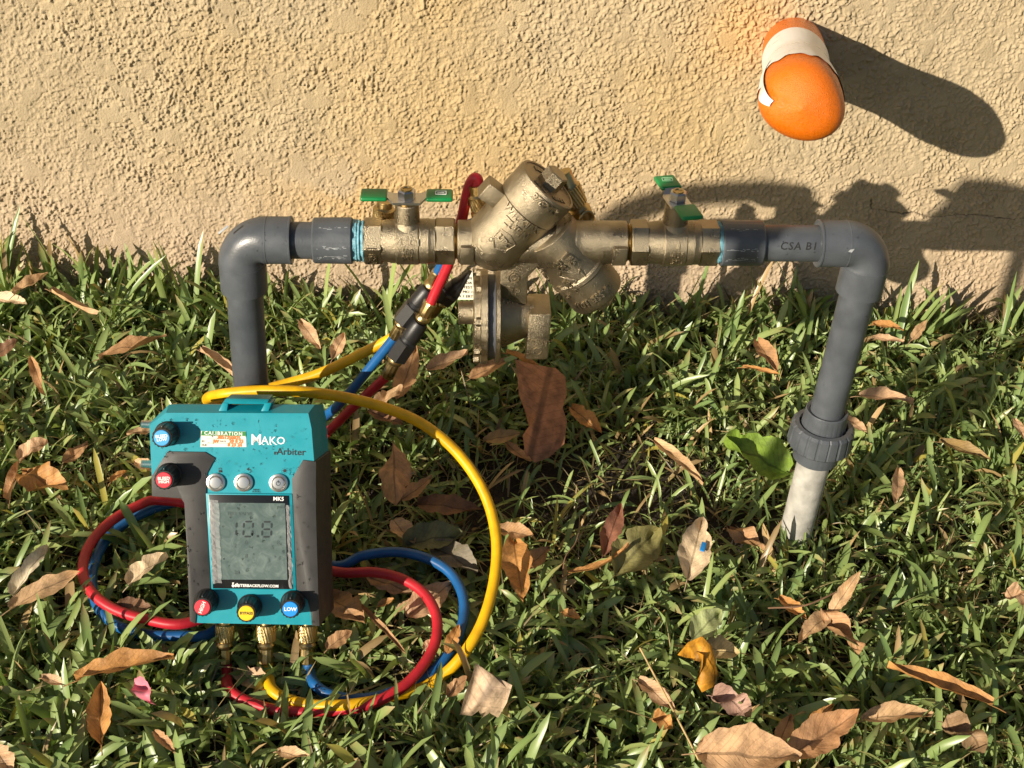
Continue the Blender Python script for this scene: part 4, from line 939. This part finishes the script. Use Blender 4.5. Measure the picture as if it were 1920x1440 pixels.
def sheet(outline, belly, col, label):
    """a torn leaf standing up: outline in picture points and heights, bulged towards the viewer"""
    P = [at_z(*q_) for q_ in outline]; c = sum(P) / len(P); n_ = unit(CP - c); k_ = len(P); vs = [c * 0 + n_ * belly]; uv0 = [(.5, .5)]; fs = []; uv = []
    us = unit(P[2] - P[0]); w_ = np.cross(n_, us)
    for j, f in enumerate((.45, .8, 1.)):
        for p in P: d = (p - c) * f; vs.append(d + n_ * belly * (1 - f * f) + n_ * (.0045 * math.sin(26 * d[0] / .1 + j) + .003 * math.sin(60 * d[2] / .1)) * f); uv0.append((.5 + (d @ w_) * 9, .5 + (d @ us) * 9))
    for i in range(k_): fs.append((0, 1 + i, 1 + (i + 1) % k_))
    for j in range(2):
        for i in range(k_): a = 1 + j * k_; fs.append((a + i, a + k_ + i, a + k_ + (i + 1) % k_, a + (i + 1) % k_))
    me = bpy.data.meshes.new('fallen_leaf'); me.from_pydata([tuple(v) for v in vs], [], fs); l = me.uv_layers.new(name='UVMap')
    l.data.foreach_set('uv', np.array([uv0[i] for f in fs for i in f], np.float32).ravel()); me.shade_smooth(); me.materials.append(M['leaf'])
    o = bpy.data.objects.new('fallen_leaf', me); COL.objects.link(o); o.location = tuple(c); o.color = (*col, 1); tag(o, label, 'leaf', 'fallen leaves on the lawn'); LEAVES.append((c, c + V(.001, 0, 0), .018)); return o
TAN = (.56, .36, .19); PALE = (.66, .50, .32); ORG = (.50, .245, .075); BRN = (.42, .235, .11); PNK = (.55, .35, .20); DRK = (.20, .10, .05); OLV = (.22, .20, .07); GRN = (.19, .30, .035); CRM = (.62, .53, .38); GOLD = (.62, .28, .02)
H = .058
leaf((26, 552, .10), (92, 520, .10), 36, -10, .05, .3, TAN, 'tan leaf standing against the wall foot at far left')
leaf((-12, 560, .085), (54, 576, .085), 34, 5, .08, .3, PALE, 'pale leaf cut by the left edge below the wall')
leaf((94, 545, .085), (172, 608, .075), 26, -35, .03, .7, TAN, 'long folded tan leaf slanting down beside the tan wall leaf')
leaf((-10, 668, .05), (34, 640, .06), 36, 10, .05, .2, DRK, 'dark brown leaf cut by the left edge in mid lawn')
leaf((186, 672, .055), (316, 642, .066), 40, -14, .07, .25, BRN, 'brown leaf under a long grass blade left of the riser', wav=.2)
leaf((376, 658, .065), (446, 716, .060), 30, -25, .04, .5, PNK, 'pinkish leaf tucked against the left riser pipe')
leaf((58, 672, .07), (92, 745, .058), 24, 20, .04, .5, BRN, 'narrow brown upright leaf at left above the rolled leaf')
leaf((36, 866, .065), (92, 834, .070), 46, -12, .14, .2, PNK, 'curled pinkish leaf over the big rust leaf at left')
leaf((38, 890, .052), (130, 922, .052), 66, 0, .05, .2, ORG, 'broad rust coloured leaf at left with ragged edge', wav=.25)
leaf((18, 938, .055), (36, 868, .068), 24, -30, .02, .9, BRN, 'rolled brown leaf beside the broad rust leaf')
leaf((118, 868, .05), (166, 838, .052), 32, 0, .03, .2, BRN, 'shaded brown leaf between rust leaf and gauge')
leaf((292, 806, .06), (238, 818, .06), 24, 0, .04, .2, TAN, 'tan leaf by the upper bleed port of the gauge')
leaf((292, 884, .06), (252, 866, .06), 28, 0, .06, .2, TAN, 'tan leaf by the lower bleed port of the gauge')
leaf((206, 904, .052), (238, 884, .055), 16, 0, .05, .3, ORG, 'small orange leaf above the left hose loop')
leaf((24, 1118, .056), (94, 1030, .070), 40, -18, .05, .45, CRM, 'cream spotted leaf standing at left of the hose loop')
leaf((18, 1142, .058), (150, 1078, .062), 42, 0, .05, .3, TAN, 'long tan leaf lying below the cream leaf at left')
leaf((240, 1098, .050), (318, 1046, .062), 44, -14, .08, .3, PALE, 'pale leaf inside the left hose loop')
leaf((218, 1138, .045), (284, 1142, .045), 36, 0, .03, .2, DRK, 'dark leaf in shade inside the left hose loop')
leaf((143, 1276, .062), (328, 1234, .072), 50, -22, .05, .35, ORG, 'large rust brown leaf below the left hose loop')
leaf((190, 1396, .056), (188, 1296, .060), 40, 0, .03, .5, ORG, 'stubby rust leaf pointing up to the large rust leaf')
leaf((78, 1270, .052), (128, 1286, .052), 18, 0, .03, .3, PNK, 'small pinkish leaf left of the large rust leaf')
leaf((-8, 1404, .055), (22, 1452, .055), 36, 0, .05, .2, PNK, 'pinkish leaf in the bottom left corner')
leaf((290, 1372, .05), (328, 1412, .05), 18, 0, .03, .3, BRN, 'small dull leaf near the bottom left')
leaf((256, 1276, .062), (292, 1322, .058), 26, 15, .18, .5, (.62, .18, .24), 'crumpled pink petal beside the large rust leaf', 'petal', 'pink_petal', False, .5, None)
leaf((436, 1262, .012), (528, 1300, .012), 40, 0, .05, .2, PNK, 'pinkish leaf in shade under the brass hose ends')
leaf((618, 1122, .034), (690, 1178, .040), 56, 0, .06, .2, BRN, 'brown leaf in shade right of the gauge foot')
leaf((612, 1218, .036), (660, 1184, .042), 30, 0, .05, .2, BRN, 'tan brown leaf right of the blue hose end')
leaf((690, 1080, .026), (778, 1122, .030), 52, 0, .03, .2, PNK, 'pinkish leaf under the red hose at upper right of gauge foot')
leaf((764, 1158, .030), (846, 1096, .036), 58, 0, .04, .2, PNK, 'broad pinkish leaf between red and blue hose arcs')
leaf((708, 1136, .040), (740, 1126, .044), 16, 0, .05, .3, ORG, 'small orange chip of leaf inside the red arc')
leaf((742, 1150, .040), (770, 1126, .046), 14, 0, .05, .3, TAN, 'small tan chip of leaf beside the orange chip')
leaf((676, 1136, .040), (760, 1226, .036), 12, 0, .02, .8, BRN, 'thin brown blade shaped leaf inside the red arc', shape=.5)
leaf((838, 1228, .036), (860, 1172, .044), 24, 0, .05, .3, ORG, 'orange leaf between the red and yellow hoses')
leaf((794, 1218, .036), (812, 1200, .040), 16, 0, .05, .2, PNK, 'tiny pink leaf inside the red hose bend')
sheet([(892, 1243, .100), (925, 1266, .096), (960, 1285, .088), (950, 1318, .066), (934, 1346, .046), (918, 1337, .052), (905, 1345, .046), (897, 1333, .052), (885, 1342, .046), (862, 1340, .046), (872, 1300, .066), (884, 1270, .084)], 0.020, (.60, .43, .29), 'big pale torn leaf standing below the yellow hose')
leaf((838, 1306, .040), (878, 1272, .048), 26, 0, .04, .2, BRN, 'brown leaf tucked behind the big pale leaf')
sheet([(px, py, .095 - .05 * (py - 672) / 196) for px, py in ((966, 674), (1002, 684), (1042, 690), (1060, 706), (1063, 740), (1055, 764), (1063, 790), (1058, 832), (1030, 858), (1003, 868), (984, 850), (980, 816), (992, 800), (984, 770), (973, 740), (970, 702))], .014, (.40, .175, .085), 'largest brown leaf standing below the relief valve')
leaf((948, 662, .085), (1014, 700, .075), 26, -30, .05, .7, ORG, 'folded orange leaf touching the top of the largest leaf')
leaf((738, 836, .070), (742, 948, .055), 64, 10, .04, -.5, (.46, .26, .14), 'brown leaf with sunlit half inside the yellow arc', wav=.1)
leaf((752, 938, .050), (812, 902, .056), 32, 0, .05, .2, BRN, 'brown leaf beside the half lit leaf inside the yellow arc')
leaf((906, 828, .048), (976, 816, .052), 36, 0, .04, .2, (.30, .19, .08), 'dull oval leaf left of the largest leaf')
leaf((950, 832, .042), (994, 874, .042), 26, 0, .02, .2, BRN, 'brown leaf half under the dull oval leaf')
leaf((1070, 764, .060), (1128, 816, .050), 40, 10, .06, .3, ORG, 'orange brown leaf right of the largest leaf')
leaf((738, 976, .040), (776, 1024, .036), 42, 0, .03, .2, PNK, 'pinkish leaf at the foot of the half lit leaf')
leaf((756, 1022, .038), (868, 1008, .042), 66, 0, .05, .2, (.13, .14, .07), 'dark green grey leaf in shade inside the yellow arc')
leaf((812, 1026, .036), (896, 1076, .036), 62, 0, .04, .2, (.20, .17, .12), 'grey brown leaf left of the yellow hose')
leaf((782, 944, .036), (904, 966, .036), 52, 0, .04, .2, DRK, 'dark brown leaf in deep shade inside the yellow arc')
leaf((930, 996, .052), (1000, 1006, .052), 38, 0, .05, .2, (.42, .24, .11), 'oval tan leaf just right of the yellow hose')
leaf((964, 1014, .046), (982, 1136, .048), 58, 12, .05, .3, ORG, 'long orange leaf below the oval tan leaf')
leaf((984, 1070, .038), (1030, 1028, .042), 34, 0, .03, .2, BRN, 'brown leaf behind the long orange leaf')
leaf((1130, 1042, .046), (1164, 958, .056), 40, 0, .06, .3, (.24, .10, .06), 'dark red brown leaf in front of the shaded lawn')
leaf((1152, 1078, .044), (1228, 998, .056), 84, 8, .05, .25, OLV, 'large olive green leaf with pale midrib')
leaf((1066, 1076, .046), (1184, 1038, .058), 16, -30, -.06, .7, ORG, 'narrow curved orange leaf edge below the olive leaf', shape=.5)
fl_ = leaf((1288, 1088, .050), (1316, 980, .066), 62, 0, .04, .2, PALE, 'pale leaf with a blue paint mark', shape=.7)
leaf((1226, 826, .052), (1318, 908, .050), 30, 0, .04, .3, TAN, 'tan leaf half in shade left of the big green leaf')
leaf((1480, 886, .060), (1350, 842, .075), 98, -6, .05, .25, GRN, 'bright green leaf by the pipe union', shape=.7)
leaf((1366, 992, .040), (1432, 1034, .040), 40, 0, .06, .2, BRN, 'crumpled brown leaf at the foot of the white pipe', wav=.4)
leaf((1420, 640, .07), (1456, 700, .062), 42, 10, .04, .3, BRN, 'oval brown leaf under the right ball valve')
leaf((1392, 688, .058), (1460, 708, .058), 18, -10, .05, .3, ORG, 'thin orange leaf at the foot of the oval brown leaf')
leaf((1634, 608, .080), (1694, 620, .078), 26, 0, .06, .3, ORG, 'orange leaf right of the grey riser near the wall')
leaf((1636, 632, .068), (1694, 644, .068), 24, 0, .04, .2, PNK, 'pinkish leaf below the orange leaf near the wall')
leaf((1706, 640, .068), (1738, 606, .078), 24, 0, .04, .2, TAN, 'tan leaf in the edge of the wall shadow at right')
leaf((1610, 742, .058), (1712, 758, .058), 38, 0, .07, .3, PNK, 'brown leaf crossed by blades right of the riser')
leaf((1582, 782, .050), (1626, 814, .050), 28, 0, .03, .2, PNK, 'dull leaf just behind the pipe union')
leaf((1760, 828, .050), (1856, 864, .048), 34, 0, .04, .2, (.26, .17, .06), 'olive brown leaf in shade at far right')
leaf((1902, 786, .056), (1920, 826, .052), 24, 0, .04, .2, PNK, 'pinkish leaf at the right edge in mid lawn')
leaf((1684, 878, .058), (1678, 958, .050), 26, 0, .04, .3, PNK, 'narrow pinkish leaf right of the white pipe')
leaf((1460, 1122, .052), (1512, 1164, .050), 28, 0, .04, .3, ORG, 'orange leaf below the white pipe')
leaf((1556, 1158, .052), (1612, 1070, .090), 28, -8, .04, .3, TAN, 'upright tan leaf above the crumpled leaf at right')
leaf((1556, 1152, .055), (1496, 1206, .050), 36, 12, .05, .4, TAN, 'tan leaf left of the crumpled leaf')
leaf((1540, 1148, .056), (1608, 1232, .046), 36, 0, .06, .5, BRN, 'crumpled brown leaf below the upright tan leaf', wav=.5)
leaf((1860, 1322, .058), (1660, 1260, .060), 38, 14, .03, .4, ORG, 'long orange leaf at lower right')
leaf((1614, 1352, .052), (1748, 1342, .054), 38, -8, .08, .4, TAN, 'folded tan leaf below the long orange leaf')
leaf((1770, 1354, .050), (1848, 1408, .048), 50, 0, .05, .3, (.30, .19, .10), 'lacy brown skeleton leaf at lower right', wav=.5)
leaf((1474, 1424, .058), (1598, 1350, .064), 62, 0, .05, .25, (.46, .25, .12), 'oval brown leaf at the bottom beside the biggest tan leaf')
leaf((1306, 1412, .066), (1500, 1430, .066), 88, 0, .05, .2, (.60, .37, .20), 'biggest tan leaf cut by the bottom edge', shape=.65)
leaf((1508, 1368, .056), (1562, 1328, .060), 24, 0, .04, .3, ORG, 'small orange leaf above the oval brown leaf')
leaf((1458, 1400, .050), (1482, 1342, .056), 28, 0, .04, .3, BRN, 'brown leaf left of the small orange leaf')
leaf((1886, 1110, .052), (1930, 1128, .052), 44, 0, .05, .2, PNK, 'ragged brown leaf at the right edge', wav=.4)
sheet([(1270, 1228, .056), (1290, 1204, .074), (1316, 1193, .086), (1335, 1212, .082), (1346, 1262, .066), (1338, 1288, .056), (1316, 1298, .052), (1307, 1282, .056), (1317, 1250, .070), (1319, 1228, .080), (1298, 1217, .070)], .008, GOLD, 'golden folded leaf lying over pale leaves')
leaf((1318, 1214, .058), (1384, 1228, .056), 46, 0, .04, .2, (.55, .42, .20), 'pale yellow leaf behind the golden folded leaf')
leaf((1296, 1200, .060), (1350, 1150, .066), 50, 0, .08, .3, (.34, .38, .17), 'pale green leaf above the golden folded leaf')
leaf((1196, 1276, .050), (1268, 1336, .050), 34, 0, .04, .3, PNK, 'pinkish leaf under a straw stalk')
leaf((1224, 1346, .052), (1262, 1366, .052), 32, 0, .08, .3, ORG, 'small crumpled orange leaf near the bottom', wav=.5)
leaf((1336, 1304, .050), (1408, 1346, .050), 48, 0, .06, .3, (.42, .26, .20), 'ragged pink grey leaf below the golden folded leaf', wav=.4)
leaf((1056, 1146, .050), (1086, 1166, .050), 22, 0, .06, .3, ORG, 'tiny orange leaf below the olive leaf')
leaf((520, 1408, .054), (580, 1426, .054), 22, 0, .05, .3, TAN, 'small tan leaf at the bottom below the hoses')
leaf((562, 602, .078), (604, 658, .068), 32, 10, .04, .3, PNK, 'pinkish leaf in shade left of the couplers')
leaf((622, 674, .068), (648, 630, .076), 32, 0, .05, .3, PNK, 'pinkish leaf above the yellow hose run')
leaf((698, 760, .050), (758, 738, .056), 36, 0, .08, .3, TAN, 'ribbed tan leaf beside the red hose', wav=.2)
leaf((744, 750, .045), (782, 662, .060), 52, 0, .03, .2, BRN, 'brown leaf in shade under the black couplers')
leaf((800, 694, .052), (878, 668, .058), 42, 0, .04, .2, PNK, 'dull pink leaf left of the relief valve')
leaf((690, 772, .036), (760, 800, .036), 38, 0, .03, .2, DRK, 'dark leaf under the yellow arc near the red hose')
leaf((880, 710, .045), (958, 676, .055), 40, 0, .04, .2, BRN, 'brown leaf under the relief valve flange')
# blue mark on the pale leaf
b = at_z(1318, 1028, .0665); me = MB(); me.box(b + V(0, 0, .002), (unit(V(.35, 1, .12)), unit(V(1, -.35, 0)), V(0, -.12, 1)), (.0062, .0026, .0009), .0008, 3); me.build('paint_mark', M['fleck'], fl_, smooth=60)
# twigs and straws that stand out
def stalk(pts, r, m, label, cat, name):
    P = [at_z(*p) for p in pts]; o = MB().sweep(P, r, 7, 5).build(name, m, None, smooth=80, origin=P[0]); tag(o, label, cat)
stalk([(1440, 1140, .055), (1510, 1135, .06), (1580, 1105, .065), (1650, 1078, .066)], .0009, M['twig'], 'thin brown twig behind the upright tan leaf', 'twig', 'twig')
stalk([(1200, 1215, .062), (1240, 1290, .060), (1290, 1385, .058), (1310, 1425, .056)], .0009, M['straw'], 'long pale straw stalk near the bottom centre', 'straw stalk', 'straw_stalk')
stalk([(1055, 1080, .05), (1060, 1045, .056), (1078, 1020, .058), (1085, 1000, .058)], .0007, M['twig'], 'dark curved twig left of the olive leaf', 'twig', 'twig')

# ---------------------------------------------------------------- lawn
def blades(N, seed, x0, x1, y0, y1, Lr, Wr, th0, kap, K=6, dead=.06, tuft=5, spread=.010, straw=False):
    r = np.random.default_rng(seed); nt_ = N // tuft
    tx = r.uniform(x0, x1, nt_); ty = r.uniform(y0, y1, nt_); tdir = r.uniform(0, 2 * np.pi, nt_)
    x = np.repeat(tx, tuft) + r.normal(0, spread, nt_ * tuft); y = np.repeat(ty, tuft) + r.normal(0, spread, nt_ * tuft)
    N = nt_ * tuft; head = np.repeat(tdir, tuft) + r.normal(0, 1.1, N)
    y = np.minimum(y, YW - .006)
    L = r.uniform(*Lr, N) * np.repeat(r.uniform(.75, 1.2, nt_), tuft); W = r.uniform(*Wr, N); a0 = np.radians(r.uniform(*th0, N)); kp = np.radians(r.uniform(*kap, N))
    # thin, worn centre and the bare spot at the white pipe
    worn = np.exp(-(((x - .10) / .22) ** 2 + ((y - .07) / .12) ** 2)); bare = np.exp(-(((x - .27) / .035) ** 2 + ((y - .0) / .03) ** 2))
    keep = r.random(N) > .72 * worn + .75 * bare
    if not straw: W = W * (1 - .50 * worn); L = L * (1 - .15 * worn)
    wallb = sstep(.38, .45, y); L = L * (1 - .32 * wallb + .55 * wallb * r.random(N) ** 5); a0 = a0 * (1 - .5 * wallb)
    # clear of the things that lie on the lawn
    lim = np.full(N, 9.)
    def seg(Bp, Tp, rad_, f, frac=.85):
        d = Tp[:2] - Bp[:2]; l2 = max(d @ d, 1e-9); t = np.clip(((x - Bp[0]) * d[0] + (y - Bp[1]) * d[1]) / l2, 0, 1)
        q_ = np.hypot(x - Bp[0] - t * d[0], y - Bp[1] - t * d[1]); m_ = (q_ < rad_) & (r.random(N) < frac); z = Bp[2] + (Tp[2] - Bp[2]) * t
        lim[m_] = np.minimum(lim[m_], np.maximum(z[m_] * f, .006))
    for Bp, Tp, w_ in LEAVES: seg(Bp, Tp, w_ * 1.0 + .010, .72, .78)
    for P in HOSES:
        for i in range(0, len(P) - 6, 6):
            if P[i][2] < .09: seg(P[i], P[i + 6], .017, .60, .86)
    gz = ground_z(x, y)
    dv = (np.abs(x - G0[0]) < .088) & (y > G0[1] - .012) & (y < G0[1] + .10); lim[dv] = np.minimum(lim[dv], np.maximum(.05 - (y[dv] - G0[1]) * .2, .02))
    fr = (np.abs(x - G0[0]) < .070) & (y > G0[1] - .075) & (y <= G0[1] - .012); lim[fr] = np.minimum(lim[fr], .03)
    for c, rr_ in ((ELL[:2] + DN_L[:2] * .36, .020), (ELR[:2] + DN_R[:2] * .36, .021)): keep &= np.hypot(x - c[0], y - c[1]) > rr_
    rz = np.hypot(x - RC[0] - .02, (y - RC[1])) < .06; lim[rz & (y < .03)] = np.minimum(lim[rz & (y < .03)], RC[2] - .075)
    apex = L * np.cos(np.minimum(a0 + kp * .5, 1.45)); sc_ = np.minimum(1, np.maximum(lim - gz, .008) / apex); L = L * np.maximum(sc_, .25)
    lo_ = sc_ < .999; a0 = np.where(lo_, np.maximum(a0, rad(50)), a0)
    idx = np.nonzero(keep)[0]; x, y, gz, head, L, W, a0, kp = [q_[idx] for q_ in (x, y, gz, head, L, W, a0, kp)]; N = len(x)
    s = np.linspace(0, 1, K + 1); th = a0[:, None] + kp[:, None] * s[None] ** 1.5; ds = (L / K)[:, None]
    hx = np.cumsum(np.sin(th) * ds, 1) - np.sin(th) * ds; hz = np.cumsum(np.cos(th) * ds, 1) - np.cos(th) * ds
    ch, sh_ = np.cos(head)[:, None], np.sin(head)[:, None]
    px = x[:, None] + ch * hx; py = y[:, None] + sh_ * hx; pz = gz[:, None] + np.maximum(hz, -.01) + .002
    py = np.minimum(py, YW - .005 - .001 * r.random(N)[:, None])
    tw = (r.normal(0, .5, N)[:, None]) * (.4 + s[None])                                        # twist
    sx, sy = -sh_, ch; nx, ny, nz = -np.cos(th) * ch, -np.cos(th) * sh_, np.sin(th)
    ct, st_ = np.cos(tw), np.sin(tw)
    Sx = sx * ct + nx * st_; Sy = sy * ct + ny * st_; Sz = nz * st_; Nx = nx * ct - sx * st_; Ny = ny * ct - sy * st_; Nz = nz * ct
    prof = (.62 + .38 * np.minimum(1, s * 4)) * np.sqrt(np.maximum(0, 1 - np.maximum(0, (s - .60) / .40) ** 3.2)); wv = W[:, None] / 2 * prof[None]; fold = .30
    Vt = np.empty((N, K + 1, 3, 3), np.float32)
    for k, c in enumerate((-1, 0, 1)):
        up = (abs(c) * fold) * wv
        Vt[:, :, k, 0] = px + Sx * wv * c + Nx * up; Vt[:, :, k, 1] = py + Sy * wv * c + Ny * up; Vt[:, :, k, 2] = pz + Sz * wv * c + Nz * up
    g1 = np.array([.165, .238, .070]); g2 = np.array([.315, .375, .130]); g3 = np.array([.115, .200, .078]); yl = np.array([.42, .37, .08]); br = np.array([.36, .25, .12])
    m1 = r.random(N)[:, None]; m2 = r.random(N)[:, None]; col = g1 * (1 - m1) + g2 * m1; col = col * (1 - .5 * m2) + g3 * .5 * m2
    if straw: col = np.array([.36, .28, .14]) * r.uniform(.35, 1.15, N)[:, None] * (1 - .45 * np.exp(-(((x - .06) / .24) ** 2 + ((y - .08) / .15) ** 2)))[:, None]  # straw of the worn centre painted darker, in place of shade
    else:
        wn = np.exp(-(((x - .10) / .22) ** 2 + ((y - .07) / .12) ** 2)); dd = r.random(N) < dead * .6 + .16 * wn; col[dd] = br * r.uniform(.5, 1.2, dd.sum())[:, None]; yy = r.random(N) < .03; col[yy] = yl * .8
    pc = np.repeat(col[:, None, :], K + 1, 1); tipb = (r.random(N) < .22)[:, None] * np.clip((s[None] - .72) / .28, 0, 1) ** 1.3
    pc = pc * (1 - tipb[..., None]) + br * tipb[..., None]; pale = np.clip(1 - s * 3.5, 0, 1)[None, :, None] * .55; pc = pc * (1 - pale) + np.array([.26, .26, .10]) * pale
    C = np.ones((N, K + 1, 3, 4), np.float32); C[..., :3] = pc[:, :, None, :]; C[:, :, 1, :3] *= 1.18
    base = (np.arange(N) * (K + 1) * 3)[:, None, None]; i = np.arange(K)[None, :, None]; k = np.arange(2)[None, None, :]; v0 = base + i * 3 + k
    F = np.stack([v0, v0 + 1, v0 + 4, v0 + 3], -1).reshape(-1, 4)
    return Vt.reshape(-1, 3), F, C.reshape(-1, 4)


def lawn(name, parts, label):
    vs, fs, cs, o = [], [], [], 0
    for v, f, c in parts: vs.append(v); fs.append(f + o); cs.append(c); o += len(v)
    vs = np.concatenate(vs); fs = np.concatenate(fs); cs = np.concatenate(cs); me = bpy.data.meshes.new(name)
    me.vertices.add(len(vs)); me.vertices.foreach_set('co', vs.ravel()); nf = len(fs); me.loops.add(nf * 4); me.loops.foreach_set('vertex_index', fs.astype(np.int32).ravel())
    me.polygons.add(nf); me.polygons.foreach_set('loop_start', np.arange(0, nf * 4, 4, dtype=np.int32)); me.update(calc_edges=True)
    a = me.attributes.new('pigment', 'FLOAT_COLOR', 'POINT'); a.data.foreach_set('color', cs.ravel()); me.shade_smooth(); me.materials.append(M['grass'])
    ob = bpy.data.objects.new(name, me); COL.objects.link(ob); tag(ob, label, None, None, 'stuff'); return ob
X0, X1, Y0, Y1 = -1.0, 1.1, -.62, YW - .004
lawn('grass', [
    blades(14000, 101, X0, X1, Y0, Y1, (.034, .078), (.0048, .0092), (12, 66), (5, 90), tuft=5, spread=.011),
    blades(26000, 102, X0, X1, Y0, Y1, (.018, .052), (.0024, .0054), (10, 75), (-10, 70), K=5, tuft=5, spread=.013, dead=.08),
    blades(9000, 104, X0, X1, Y0, Y1, (.020, .056), (.0012, .0028), (10, 85), (-20, 90), K=5, tuft=3, spread=.015, dead=.25),
    blades(350, 103, X0, X1, .38, Y1, (.070, .125), (.0050, .0085), (5, 40), (5, 45), tuft=5, spread=.009),
], 'coarse green lawn grass')
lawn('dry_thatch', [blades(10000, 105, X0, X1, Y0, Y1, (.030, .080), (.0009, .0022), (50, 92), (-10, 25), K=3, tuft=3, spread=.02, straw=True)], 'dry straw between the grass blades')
